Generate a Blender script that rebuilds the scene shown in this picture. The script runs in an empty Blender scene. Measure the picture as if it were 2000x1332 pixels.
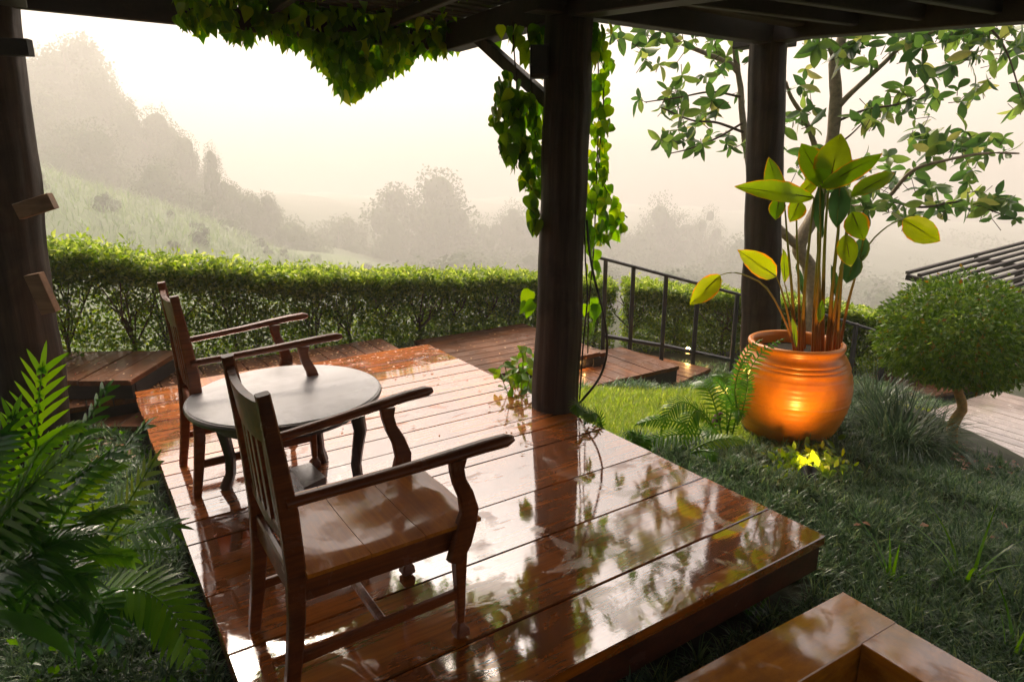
import bpy, math, random
import numpy as np
from mathutils import Vector, Matrix

rng = np.random.default_rng(11)
random.seed(11)
S = bpy.context.scene
COL = S.collection

# ------------------------------------------------------------------ camera, sky, sun, exposure
F_PX, PITCH, EYE = 1300.0, math.radians(15.0), 1.5
cam_d = bpy.data.cameras.new('camera')
cam_d.sensor_width = 36.0
cam_d.lens = 36.0 * F_PX / 2000.0
cam_d.clip_start, cam_d.clip_end = 0.05, 3000.0
cam = bpy.data.objects.new('camera', cam_d)
COL.objects.link(cam)
cam.location = (0, 0, EYE)
cam.rotation_euler = (math.radians(90) - PITCH, 0, 0)
S.camera = cam

SUN_EL, SUN_AZ = math.radians(50), math.radians(-16)       # azimuth clockwise from +Y
world = bpy.data.worlds.new('World')
S.world = world
world.use_nodes = True
wn, wl = world.node_tree.nodes, world.node_tree.links
wn.clear()
sky = wn.new('ShaderNodeTexSky')
sky.sky_type = 'NISHITA'
sky.sun_disc = False
sky.sun_elevation = SUN_EL
sky.sun_rotation = SUN_AZ
sky.air_density = 1.0
sky.dust_density = 8.0
sky.ozone_density = 0.6
hsv = wn.new('ShaderNodeHueSaturation')
hsv.inputs['Saturation'].default_value = 0.6           # overcast: most of the blue is lost in the mist
bg = wn.new('ShaderNodeBackground')
bg.inputs['Strength'].default_value = 0.055
wo = wn.new('ShaderNodeOutputWorld')
wl.new(sky.outputs[0], hsv.inputs['Color'])
tint = wn.new('ShaderNodeMixRGB')
tint.blend_type = 'MULTIPLY'
tint.inputs[0].default_value = 1.0
tint.inputs[2].default_value = (1.0, 0.955, 0.945, 1)      # sunrise light in the mist, the same all round
wl.new(hsv.outputs[0], tint.inputs[1])
wl.new(tint.outputs[0], bg.inputs['Color'])
wl.new(bg.outputs[0], wo.inputs['Surface'])

sun_d = bpy.data.lights.new('sun', 'SUN')
sun_d.energy = 1.5
sun_d.angle = math.radians(30)
sun_d.color = (1.0, 0.83, 0.66)
sun = bpy.data.objects.new('sun', sun_d)
COL.objects.link(sun)
sd = Vector((math.sin(SUN_AZ) * math.cos(SUN_EL), math.cos(SUN_AZ) * math.cos(SUN_EL), math.sin(SUN_EL)))
sun.rotation_euler = sd.to_track_quat('Z', 'Y').to_euler()

S.view_settings.view_transform = 'Standard'
S.view_settings.look = 'None'
S.view_settings.exposure = 1.74
S.view_settings.gamma = 1.0
S.cycles.max_bounces = 7
S.cycles.diffuse_bounces = 4
S.cycles.glossy_bounces = 3
S.cycles.transmission_bounces = 4
S.cycles.volume_bounces = 2
S.cycles.transparent_max_bounces = 6
S.cycles.caustics_reflective = False
S.cycles.caustics_refractive = False
S.cycles.sample_clamp_indirect = 6.0
S.cycles.use_denoising = True
S.cycles.denoising_prefilter = 'ACCURATE'

# ------------------------------------------------------------------ site geometry
# The deck gives the two directions of the site: EF along its planks, ER across them.
EF = np.array([0.832, 0.555, 0.0]); EF /= np.linalg.norm(EF)
ER = np.array([EF[1], -EF[0], 0.0])
UP = np.array([0.0, 0.0, 1.0])

def W(f, r, z=0.0):                       # site coordinates -> world
    p = f * EF + r * ER
    return np.array([p[0], p[1], z])

def sight(u, v):
    x, up = (u - 1000) / F_PX, (666 - v) / F_PX
    return np.array([x, math.cos(PITCH) + math.sin(PITCH) * up, -math.sin(PITCH) + math.cos(PITCH) * up])

def at_y(u, v, y):                        # point seen at (u, v) of the 2000 px survey photo, y metres ahead
    d = sight(u, v); t = y / d[1]
    return np.array([d[0] * t, y, EYE + d[2] * t])

def at_r(u, v, r):                        # the same on the upright plane r = const
    d = sight(u, v); t = r / (d @ ER)
    return np.array([d[0] * t, d[1] * t, EYE + d[2] * t])

def at_z(u, v, z):
    d = sight(u, v); t = (z - EYE) / d[2]
    return np.array([d[0] * t, d[1] * t, z])

def smooth(a, b, x):
    t = np.clip((x - a) / (b - a), 0, 1)
    return t * t * (3 - 2 * t)

FAR = 3.2                                  # how far out the valley and the hillside lie
def ground_z(x, y):
    x = np.asarray(x, float); y = np.asarray(y, float)
    s = 0.831 * y - 0.556 * x
    sp = np.log1p(np.exp(np.clip((x - 2.3) * 4, -30, 30))) / 4
    near = -0.275 - 0.27 * np.minimum(sp, 5) - 0.05 * np.clip(y - 5.2, 0, 4)
    near = near - .20 * smooth(4.95, 5.7, y) * smooth(.1, 1.0, x) * (1 - smooth(2.2, 3.0, x))
    near = near + 0.018 * np.sin(3.1 * x + 1.0) * np.cos(2.7 * y)
    X, Y_ = x / FAR, y / FAR
    far = -8.8 - 0.47 * np.minimum(X, 0) * (1 - .7 * smooth(26, 60, Y_)) * (1 - .8 * smooth(75, 140, Y_)) - 0.05 * np.maximum(X, 0) + 0.03 * (Y_ - 30)
    far = FAR * np.minimum(far - 1.5, 22) + 1.5 + 0.8 * np.sin(x * .16 + y * .09) + 0.5 * np.sin(y * .23 - x * .1)
    k = smooth(6.6, 40.0, s)
    return near * (1 - k) + far * k

# ------------------------------------------------------------------ mesh helpers
def mesh_from(name, verts, faces, smooth_angle=None):
    me = bpy.data.meshes.new(name)
    me.from_pydata([tuple(map(float, v)) for v in verts], [], faces)
    me.update()
    if smooth_angle is not None:
        me.polygons.foreach_set('use_smooth', [True] * len(me.polygons))
        if smooth_angle < 179:
            me.set_sharp_from_angle(angle=math.radians(smooth_angle))
    return me

def mesh_np(name, verts, loops, sizes, smooth_all=True):
    """verts (N,3), loops flat index array, sizes = corner count (int) of every face"""
    me = bpy.data.meshes.new(name)
    n = len(loops) // sizes
    me.vertices.add(len(verts)); me.vertices.foreach_set('co', np.asarray(verts, np.float32).ravel())
    me.loops.add(len(loops)); me.loops.foreach_set('vertex_index', np.asarray(loops, np.int32))
    me.polygons.add(n)
    me.polygons.foreach_set('loop_start', np.arange(0, n * sizes, sizes, dtype=np.int32))
    me.polygons.foreach_set('loop_total', np.full(n, sizes, np.int32))
    if smooth_all:
        me.polygons.foreach_set('use_smooth', np.ones(n, bool))
    me.update(calc_edges=True)
    me.validate()
    return me

def unit(v):
    v = np.asarray(v, float)
    return v / np.maximum(np.linalg.norm(v, axis=-1, keepdims=True), 1e-9)

class MB:
    def __init__(self): self.v, self.f = [], []
    def add(self, v, f):
        o = len(self.v); self.v += [tuple(map(float, p)) for p in v]
        self.f += [tuple(i + o for i in q) for q in f]; return self
    def box(self, c, size, ax=(1, 0, 0), ay=(0, 1, 0), az=(0, 0, 1), ch=0.0):
        c = np.asarray(c, float); ax, ay, az = map(lambda a: np.asarray(a, float), (ax, ay, az))
        hx, hy, hz = np.asarray(size, float) / 2
        return self.sweep([c - ax * hx, c + ax * hx], [(2 * hy, 2 * hz)] * 2, az, ch, side=ay)
    def sweep(self, pts, wh, up=(0, 0, 1), ch=0.004, side=None):
        """chamfered rectangular section (w across, h along 'up') carried along pts"""
        pts = [np.asarray(p, float) for p in pts]; n = len(pts); up = np.asarray(up, float)
        V, Fc = [], []
        for i, p in enumerate(pts):
            t = unit(pts[min(i + 1, n - 1)] - pts[max(i - 1, 0)])
            s = unit(np.cross(up, t)) if side is None else unit(np.asarray(side, float))
            u = unit(np.cross(t, s)) if side is None else unit(up)
            w, h = wh[i]; w /= 2; h /= 2; c = min(ch, w * .9, h * .9)
            if ch > 0:
                sec = [(w - c, h), (-w + c, h), (-w, h - c), (-w, -h + c), (-w + c, -h), (w - c, -h), (w, -h + c), (w, h - c)]
            else:
                sec = [(w, h), (-w, h), (-w, -h), (w, -h)]
            V += [p + s * a + u * b for a, b in sec]
        m = 8 if ch > 0 else 4
        for i in range(n - 1):
            for k in range(m):
                a, b = i * m + k, i * m + (k + 1) % m
                Fc.append((a, b, b + m, a + m))
        Fc.append(tuple(range(m - 1, -1, -1))); Fc.append(tuple((n - 1) * m + k for k in range(m)))
        return self.add(V, Fc)
    def tube(self, pts, rad, n=8, cap=True, wob=0.0, rs=0):
        pts = [np.asarray(p, float) for p in pts]; N = len(pts)
        rad = list(rad) if hasattr(rad, '__len__') else [rad] * N
        t0 = unit(pts[1] - pts[0])
        ref = np.array([1.0, 0, 0]) if abs(t0[0]) < .8 else np.array([0, 1.0, 0])
        V, Fc = [], []
        g = np.random.default_rng(rs) if wob else None
        for i, p in enumerate(pts):
            t = unit(pts[min(i + 1, N - 1)] - pts[max(i - 1, 0)])
            s = unit(np.cross(t, ref)); b = np.cross(t, s)
            for k in range(n):
                a = 2 * math.pi * k / n
                r = rad[i] * (1 + (wob * (g.random() - .5) if wob else 0))
                V.append(p + s * math.cos(a) * r + b * math.sin(a) * r)
        for i in range(N - 1):
            for k in range(n):
                a, c = i * n + k, i * n + (k + 1) % n
                Fc.append((a, c, c + n, a + n))
        if cap:
            Fc.append(tuple(range(n - 1, -1, -1))); Fc.append(tuple((N - 1) * n + k for k in range(n)))
        return self.add(V, Fc)
    def lathe(self, prof, c=(0, 0, 0), n=40, closed=False):
        V, Fc = [], []
        for r, z in prof:
            for k in range(n):
                a = 2 * math.pi * k / n
                V.append((c[0] + r * math.cos(a), c[1] + r * math.sin(a), c[2] + z))
        for i in range(len(prof) - 1):
            for k in range(n):
                a, b = i * n + k, i * n + (k + 1) % n
                Fc.append((a, b, b + n, a + n))
        Fc.append(tuple(range(n - 1, -1, -1)))
        if closed:
            Fc.append(tuple((len(prof) - 1) * n + k for k in range(n)))
        return self.add(V, Fc)
    def slab(self, poly, d):              # polygon (3D points) pushed by vector d
        n = len(poly); poly = [np.asarray(p, float) for p in poly]; d = np.asarray(d, float)
        return self.add(poly + [p + d for p in poly],
                        [tuple(range(n)), tuple(range(2 * n - 1, n - 1, -1))] +
                        [(k, k + n, (k + 1) % n + n, (k + 1) % n) for k in range(n)])
    def mesh(self, name, sa=35):
        import bmesh
        me = mesh_from(name, self.v, self.f, None)
        bm = bmesh.new(); bm.from_mesh(me)
        bmesh.ops.recalc_face_normals(bm, faces=bm.faces); bm.to_mesh(me); bm.free()
        if sa is not None:
            me.polygons.foreach_set('use_smooth', [True] * len(me.polygons))
            me.set_sharp_from_angle(angle=math.radians(sa))
        return me
    def build(self, name, mat, parent=None, sa=35, world_space=True):
        return place(name, self.mesh(name, sa), mat, parent, world_space)

def place(name, me, mat, parent=None, world_space=True, M=None):
    o = bpy.data.objects.new(name, me)
    if mat is not None and len(me.materials) == 0:
        me.materials.append(mat)
    COL.objects.link(o)
    if parent is not None:
        o.parent = parent
        if world_space:
            o.matrix_parent_inverse = PINV.get(parent.name, Matrix()).copy()
            PINV[o.name] = (M if M is not None else Matrix()).inverted()
    if M is not None:
        o.matrix_basis = M
    return o

PINV = {}
def thing(name, label, cat, loc=(0, 0, 0), rz=0.0, group=None):
    o = bpy.data.objects.new(name, None)
    o.empty_display_size = 0.1
    COL.objects.link(o)
    o.location = tuple(map(float, loc)); o.rotation_euler = (0, 0, rz)
    PINV[o.name] = (Matrix.Translation(o.location) @ Matrix.Rotation(rz, 4, 'Z')).inverted()
    return tag(o, label, cat, group)

def tag(o, label=None, cat=None, group=None, kind=None):
    if label: o['label'] = label
    if cat: o['category'] = cat
    if group: o['group'] = group
    if kind: o['kind'] = kind
    return o

def copy_tree(o, parent=None):
    c = o.copy(); COL.objects.link(c)
    if parent is not None: c.parent = parent
    for ch in o.children: copy_tree(ch, c)
    return c

def frame(x, y, z, o):                    # matrix from axes and origin
    return Matrix(((x[0], y[0], z[0], o[0]), (x[1], y[1], z[1], o[1]), (x[2], y[2], z[2], o[2]), (0, 0, 0, 1)))

def bez(p0, p1, p2, n):
    t = np.linspace(0, 1, n)[:, None]
    return (1 - t) ** 2 * np.asarray(p0) + 2 * t * (1 - t) * np.asarray(p1) + t * t * np.asarray(p2)

def spline(pts, n):                       # Catmull-Rom through pts
    p = [np.asarray(q, float) for q in pts]; p = [2 * p[0] - p[1]] + p + [2 * p[-1] - p[-2]]
    out = []
    segs = len(p) - 3
    for k in np.linspace(0, segs - 1e-6, n):
        i = int(k); t = k - i
        a, b, c, d = p[i:i + 4]
        out.append(.5 * (2 * b + (c - a) * t + (2 * a - 5 * b + 4 * c - d) * t * t + (3 * b - a - 3 * c + d) * t ** 3))
    return out

# ------------------------------------------------------------------ materials
class NT:
    def __init__(self, name):
        self.m = bpy.data.materials.new(name); self.m.use_nodes = True
        self.t = self.m.node_tree; self.t.nodes.clear()
        self.out = self.t.nodes.new('ShaderNodeOutputMaterial')
    def n(self, kind, **kw):
        nd = self.t.nodes.new('ShaderNode' + kind)
        for k, v in kw.items():
            if k.startswith('i_'):
                key = k[2:].replace('_', ' ')
                nd.inputs[int(key) if key.isdigit() else key].default_value = v
            else:
                setattr(nd, k, v)
        return nd
    def l(self, a, b): self.t.links.new(a, b)
    def ramp(self, src, stops, interp='LINEAR'):
        r = self.n('ValToRGB'); r.color_ramp.interpolation = interp
        e = r.color_ramp.elements
        while len(e) < len(stops): e.new(0.5)
        for k, (p, c) in enumerate(stops):
            e[k].position = p; e[k].color = (*c, 1) if len(c) == 3 else c
        self.l(src, r.inputs[0]); return r.outputs[0]
    def math(self, op, a, b=None, clamp=False):
        m = self.n('Math', operation=op, use_clamp=clamp)
        for k, x in enumerate((a, b)):
            if x is None: continue
            if isinstance(x, (int, float)): m.inputs[k].default_value = x
            else: self.l(x, m.inputs[k])
        return m.outputs[0]
    def noise(self, vec, scale, detail=4, rough=.55, dist=0.0):
        nd = self.n('TexNoise', i_Scale=scale, i_Detail=detail, i_Roughness=rough, i_Distortion=dist)
        if vec is not None: self.l(vec, nd.inputs['Vector'])
        return nd.outputs[0]
    def mapv(self, vec, scale=(1, 1, 1), loc=(0, 0, 0)):
        m = self.n('Mapping'); m.inputs['Scale'].default_value = scale; m.inputs['Location'].default_value = loc
        self.l(vec, m.inputs['Vector']); return m.outputs[0]
    def mix(self, fac, a, b, blend='MIX'):
        m = self.n('MixRGB', blend_type=blend)
        for k, x in ((0, fac), (1, a), (2, b)):
            if isinstance(x, (int, float)): m.inputs[k].default_value = x
            elif isinstance(x, tuple): m.inputs[k].default_value = (*x, 1) if len(x) == 3 else x
            else: self.l(x, m.inputs[k])
        return m.outputs[0]
    def done(self, shader): self.l(shader, self.out.inputs['Surface']); return self.m

def wood(name, dark, light, rough=.45, coat=0.0, coat_ior=1.5, coat_rough=(.03, .2), grain=13.0, vary=.35, bump=.25, axis=0, spec=.5, puddle=1.1):
    T = NT(name)
    tc = T.n('TexCoord').outputs['Object']
    oi = T.n('ObjectInfo')
    add = T.n('VectorMath', operation='ADD')
    mul = T.math('MULTIPLY', oi.outputs['Random'], 53.0)
    T.l(tc, add.inputs[0]); T.l(mul, add.inputs[1])
    sc = [grain] * 3; sc[axis] = grain * .07
    v = T.mapv(add.outputs[0], tuple(sc))
    g1 = T.noise(v, 1.0, 9, .62, 1.2)
    sc2 = [grain * 6] * 3; sc2[axis] = grain * .12
    g2 = T.noise(T.mapv(add.outputs[0], tuple(sc2)), 1.0, 3, .6)
    g = T.math('ADD', T.math('MULTIPLY', g1, .62), T.math('MULTIPLY', g2, .38))
    c = T.ramp(g, [(.28, dark), (.5, tuple(.5 * (a + b) for a, b in zip(dark, light))), (.72, light)])
    br = T.math('ADD', T.math('MULTIPLY', oi.outputs['Random'], vary), 1 - vary / 2)
    hs = T.n('HueSaturation'); T.l(c, hs.inputs['Color']); T.l(br, hs.inputs['Value'])
    geo = T.n('NewGeometry')
    blot = T.noise(geo.outputs['Position'], puddle * 2.2, 6, .65, .6)
    wear = T.mix(T.math('MULTIPLY', T.ramp(blot, [(.46, (0, 0, 0)), (.62, (1, 1, 1))]), .55), hs.outputs[0], tuple(.45 * a for a in dark))
    P = T.n('BsdfPrincipled')
    T.l(wear, P.inputs['Base Color'])
    P.inputs['Roughness'].default_value = rough
    P.inputs['Specular IOR Level'].default_value = spec
    bp = T.n('Bump', i_Strength=bump, i_Distance=.004); T.l(g, bp.inputs['Height']); T.l(bp.outputs[0], P.inputs['Normal'])
    if coat > 0:
        P.inputs['Coat Weight'].default_value = coat
        P.inputs['Coat IOR'].default_value = coat_ior
        w = T.noise(geo.outputs['Position'], puddle, 5, .6, .8)
        w2 = T.noise(v, .8, 4, .6)
        wv = T.math('ADD', T.math('MULTIPLY', w, .6), T.math('MULTIPLY', w2, .4))
        cr = T.n('MapRange', i_1=.38, i_2=.66, i_3=coat_rough[0], i_4=coat_rough[1]); T.l(wv, cr.inputs[0])
        dull = T.ramp(T.noise(T.mapv(geo.outputs['Position'], (1, 1, 1), (3, 1, 0)), puddle * 3.1, 7, .7, 1.0), [(.56, (0, 0, 0)), (.60, (1, 1, 1))])
        T.l(T.math('ADD', cr.outputs[0], T.math('MULTIPLY', dull, .16)), P.inputs['Coat Roughness'])
        dry = T.noise(T.mapv(add.outputs[0], (.9, 2.6, 2.6) if axis == 0 else (2.6, .9, 2.6)), 2.4, 7, .68, .5)
        dw = T.n('MapRange', i_1=.57, i_2=.63, i_3=coat, i_4=coat * .55); T.l(dry, dw.inputs[0]); T.l(dw.outputs[0], P.inputs['Coat Weight'])
        rip = T.noise(geo.outputs['Position'], 21.0, 5, .62)
        hh = T.math('ADD', T.math('MULTIPLY', rip, .5), T.math('MULTIPLY', g, .5))
        cb = T.n('Bump', i_Strength=.07, i_Distance=.004); T.l(hh, cb.inputs['Height']); T.l(cb.outputs[0], P.inputs['Coat Normal'])
    return T.done(P.outputs[0])

def leaf(name, stops, trans=.35, tcol=None, rough=.35, spec=.5, tip=None, coat=0.0):
    """stops: ramp of colours picked per leaf"""
    T = NT(name)
    geo = T.n('NewGeometry'); oi = T.n('ObjectInfo')
    f = T.math('FRACT', T.math('ADD', geo.outputs['Random Per Island'], T.math('MULTIPLY', oi.outputs['Random'], 7.31)))
    c = T.ramp(f, stops)
    nz = T.noise(geo.outputs['Position'], 23.0, 3)
    c = T.mix(T.math('MULTIPLY', nz, .35), c, tuple(.45 * a for a in stops[0][1]))
    if tip is not None:                   # a rim of another colour, stored per vertex as attribute 'rim'
        at = T.n('Attribute', attribute_name='rim')
        r = T.ramp(T.math('ADD', at.outputs['Fac'], T.math('MULTIPLY', T.math('SUBTRACT', T.noise(geo.outputs['Position'], 9.0, 4), .45), 1.3)), [(.80, (0, 0, 0)), (1.0, (.9, .9, .9))])
        c = T.mix(r, c, tip)
    P = T.n('BsdfPrincipled', i_Roughness=rough)
    P.inputs['Specular IOR Level'].default_value = spec
    P.inputs['Coat Weight'].default_value = coat
    P.inputs['Coat Roughness'].default_value = .12
    T.l(c, P.inputs['Base Color'])
    tr = T.n('BsdfTranslucent')
    hs = T.n('HueSaturation', i_Saturation=1.12, i_Value=2.3, i_Hue=.485); T.l(c, hs.inputs['Color'])
    T.l(hs.outputs[0], tr.inputs['Color'])
    mx = T.n('MixShader', i_0=trans); T.l(P.outputs[0], mx.inputs[1]); T.l(tr.outputs[0], mx.inputs[2])
    return T.done(mx.outputs[0])

def plain(name, col, rough=.5, metal=0.0, vary=.25, scale=18.0, bump=.15, spec=.5, coat=0.0):
    T = NT(name)
    tc = T.n('TexCoord').outputs['Object']
    nz = T.noise(tc, scale, 6, .6)
    c = T.ramp(nz, [(.25, tuple(a * (1 - vary) for a in col)), (.75, tuple(min(1, a * (1 + vary)) for a in col))])
    P = T.n('BsdfPrincipled', i_Metallic=metal)
    P.inputs['Specular IOR Level'].default_value = spec
    P.inputs['Coat Weight'].default_value = coat
    P.inputs['Coat Roughness'].default_value = .08
    rr = T.n('MapRange', i_1=.3, i_2=.7, i_3=rough * .75, i_4=min(1, rough * 1.25)); T.l(nz, rr.inputs[0]); T.l(rr.outputs[0], P.inputs['Roughness'])
    T.l(c, P.inputs['Base Color'])
    bp = T.n('Bump', i_Strength=bump, i_Distance=.01); T.l(nz, bp.inputs['Height']); T.l(bp.outputs[0], P.inputs['Normal'])
    return T.done(P.outputs[0])

def glow(name, col, strength):
    T = NT(name)
    e = T.n('Emission', i_Strength=strength); e.inputs['Color'].default_value = (*col, 1)
    return T.done(e.outputs[0])

M = {}
M['deck'] = wood('wet_deck_wood', (.10, .018, .001), (.64, .170, .005), rough=.6, spec=.08, coat=1.0, coat_ior=3.3, coat_rough=(.01, .09), grain=11, vary=.35, bump=.35)
M['walk'] = wood('walkway_wood', (.060, .020, .006), (.23, .080, .022), rough=.65, spec=.15, coat=.3, coat_ior=1.7, coat_rough=(.12, .35), grain=12, vary=.45)
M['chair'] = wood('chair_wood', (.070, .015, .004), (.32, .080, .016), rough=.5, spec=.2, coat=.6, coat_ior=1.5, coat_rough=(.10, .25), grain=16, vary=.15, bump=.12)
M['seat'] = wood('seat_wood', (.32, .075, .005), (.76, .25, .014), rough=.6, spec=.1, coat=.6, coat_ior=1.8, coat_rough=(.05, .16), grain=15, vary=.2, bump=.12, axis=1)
M['table'] = wood('sky_sheen_table_wood', (.78, .77, .79), (.84, .83, .85), rough=.5, coat=.7, coat_ior=1.6, coat_rough=(.25, .4), grain=9, vary=.1, bump=.08)  # near-white base paints the sky's reflection onto a dark top
M['tableleg'] = wood('table_leg_wood', (.030, .012, .007), (.085, .035, .018), rough=.4, coat=.6, coat_ior=1.6, coat_rough=(.12, .3), grain=14, axis=2)
M['post'] = wood('post_bark_wood', (.006, .0045, .004), (.078, .050, .034), rough=.7, spec=.3, coat=.12, coat_ior=1.5, coat_rough=(.2, .45), grain=15, axis=2, bump=.9, vary=.2)
M['beam'] = wood('dark_beam_wood', (.010, .007, .005), (.038, .025, .018), rough=.6, grain=12, bump=.35, vary=.4)
M['wedge'] = wood('raw_wedge_wood', (.16, .08, .035), (.36, .20, .10), rough=.6, grain=14, bump=.3)
M['bench'] = wood('orange_varnished_wood', (.30, .080, .002), (.68, .25, .008), rough=.55, spec=.1, coat=1.0, coat_ior=2.2, coat_rough=(.02, .16), grain=6, vary=.15, puddle=2.0)
M['petal'] = leaf('fallen_petal', [(0, (.45, .22, .07)), (.5, (.62, .42, .20)), (.8, (.40, .06, .03)), (1, (.7, .55, .32))], trans=.25)
M['litter'] = leaf('fallen_leaf', [(0, (.22, .08, .03)), (1, (.42, .20, .08))], trans=.15)
M['hedgetop'] = leaf('hedge_shoot', [(0, (.10, .18, .022)), (.5, (.24, .34, .06)), (1, (.42, .48, .14))], trans=.5, rough=.4)  # young growth, with skylight on the hedge top also put into the colour
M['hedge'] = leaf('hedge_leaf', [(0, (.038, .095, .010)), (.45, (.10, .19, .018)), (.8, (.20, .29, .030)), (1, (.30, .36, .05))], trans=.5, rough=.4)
M['vine'] = leaf('vine_leaf', [(0, (.040, .12, .014)), (.55, (.105, .225, .022)), (.9, (.22, .35, .03)), (1, (.36, .40, .05))], trans=.7, rough=.3)
M['tree'] = leaf('broad_tree_leaf', [(0, (.032, .085, .022)), (.55, (.080, .165, .038)), (.88, (.19, .28, .065)), (1, (.30, .30, .10))], trans=.46, rough=.28)
M['bush'] = leaf('topiary_leaf', [(0, (.055, .13, .02)), (.6, (.15, .27, .04)), (.95, (.25, .36, .065)), (1, (.34, .14, .02))], trans=.32, rough=.3)
M['fern'] = leaf('fern_leaf', [(0, (.050, .160, .014)), (1, (.12, .27, .024))], trans=.42, rough=.25)
M['darkfern'] = leaf('dark_glossy_fern_leaf', [(0, (.040, .14, .022)), (1, (.095, .25, .036))], trans=.36, rough=.16, spec=.7, coat=.3)
M['litfern'] = leaf('lit_fresh_fern_leaf', [(0, (.12, .31, .018)), (1, (.22, .43, .03))], trans=.48, rough=.28)  # fresh green with daylight missing under the roof put into the colour
M['pale'] = wood('sky_sheen_terrace_wood', (.30, .22, .19), (.55, .45, .41), rough=.5, coat=1.0, coat_ior=2.4, coat_rough=(.05, .25), grain=11, vary=.2)  # pale base stands in for sky reflected on the wet planks
M['fascia'] = wood('dark_fascia_wood', (.030, .008, .003), (.12, .030, .009), rough=.5, spec=.3, coat=.4, coat_ior=1.5, grain=12, vary=.2)
M['limefern'] = leaf('lime_fern_leaf', [(0, (.10, .22, .016)), (1, (.22, .34, .03))], trans=.4)
M['paddle'] = leaf('paddle_leaf', [(0, (.080, .200, .014)), (.6, (.17, .30, .020)), (1, (.28, .37, .024))], trans=.58, rough=.3, tip=(.55, .26, .012))
M['yellowpaddle'] = leaf('yellowing_paddle_leaf', [(0, (.15, .29, .016)), (1, (.30, .36, .018))], trans=.5, rough=.3, tip=(.62, .25, .012))
M['darkpaddle'] = leaf('dark_paddle_leaf', [(0, (.030, .095, .030)), (1, (.055, .135, .040))], trans=.35, rough=.3, tip=(.12, .16, .03))
M['mondo'] = leaf('mondo_grass', [(0, (.040, .092, .040)), (.6, (.11, .20, .085)), (.92, (.20, .30, .12)), (1, (.30, .38, .12))], trans=.32, rough=.3)
M['lawn'] = leaf('lawn_grass', [(0, (.17, .29, .03)), (.6, (.34, .45, .06)), (1, (.48, .50, .13))], trans=.5)
M['hillgrass'] = leaf('hill_grass', [(0, (.06, .13, .03)), (1, (.15, .23, .06))], trans=.35)
M['strap'] = leaf('strap_leaf', [(0, (.040, .080, .040)), (.7, (.085, .135, .07)), (1, (.16, .20, .10))], trans=.25, rough=.25)
M['fartree'] = leaf('far_tree_leaf', [(0, (.026, .058, .018)), (1, (.075, .120, .034))], trans=.15, rough=1.0, spec=0.0)
M['bark'] = plain('grey_bark', (.30, .24, .17), rough=.8, vary=.45, scale=26, bump=.5)
M['twig'] = plain('dark_twig', (.085, .055, .035), rough=.8, vary=.4, scale=30, bump=.3)
M['ochre'] = plain('ochre_bark', (.50, .27, .075), rough=.7, vary=.45, scale=30, bump=.5)
M['soil'] = plain('dark_soil', (.030, .026, .017), rough=.95, vary=.5, scale=9, bump=.6, spec=.2)
M['iron'] = plain('dark_iron', (.045, .046, .050), rough=.45, metal=.3, vary=.2, scale=40)
M['black'] = plain('black_plastic', (.010, .010, .010), rough=.4, vary=.2)
M['stone'] = plain('pale_stone', (.30, .25, .21), rough=.7, vary=.4, scale=11, bump=.6)
def stalk_mat():
    T = NT('red_green_stalk'); pos = T.n('NewGeometry').outputs['Position']
    sx = T.n('SeparateXYZ'); T.l(pos, sx.inputs[0])
    nz = T.noise(T.mapv(pos, (40, 40, 3)), 1.0, 4)
    h = T.math('ADD', sx.outputs['Z'], T.math('MULTIPLY', nz, .35))
    c = T.ramp(T.math('MULTIPLY', h, .8), [(.30, (.40, .085, .012)), (.55, (.34, .14, .016)), (.85, (.16, .20, .022))])
    P = T.n('BsdfPrincipled', i_Roughness=.35); T.l(c, P.inputs['Base Color'])
    return T.done(P.outputs[0])
M['stem'] = stalk_mat()
M['greenstem'] = plain('green_stalk', (.13, .15, .02), rough=.35, vary=.4, scale=9)
M['bulb'] = glow('lamp_bulb', (1.0, .55, .16), 22.0)
HAZE = 0.0037
# ------------------------------------------------------------------ pot glaze and ground materials
def glaze():
    T = NT('orange_glaze')
    tc = T.n('TexCoord').outputs['Object']
    n1 = T.noise(tc, 5.0, 6, .6, .5); n2 = T.noise(tc, 60.0, 3, .6)
    c = T.ramp(n1, [(.3, (.58, .155, .006)), (.55, (.76, .23, .008)), (.75, (.80, .30, .02))])
    c = T.mix(T.math('MULTIPLY', n2, .25), c, (.18, .05, .01))
    P = T.n('BsdfPrincipled', i_Roughness=.38); T.l(c, P.inputs['Base Color'])
    P.inputs['Coat Weight'].default_value = .35; P.inputs['Coat Roughness'].default_value = .3
    bp = T.n('Bump', i_Strength=.2, i_Distance=.006); T.l(n1, bp.inputs['Height']); T.l(bp.outputs[0], P.inputs['Normal'])
    return T.done(P.outputs[0])
M['glaze'] = glaze()

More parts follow.
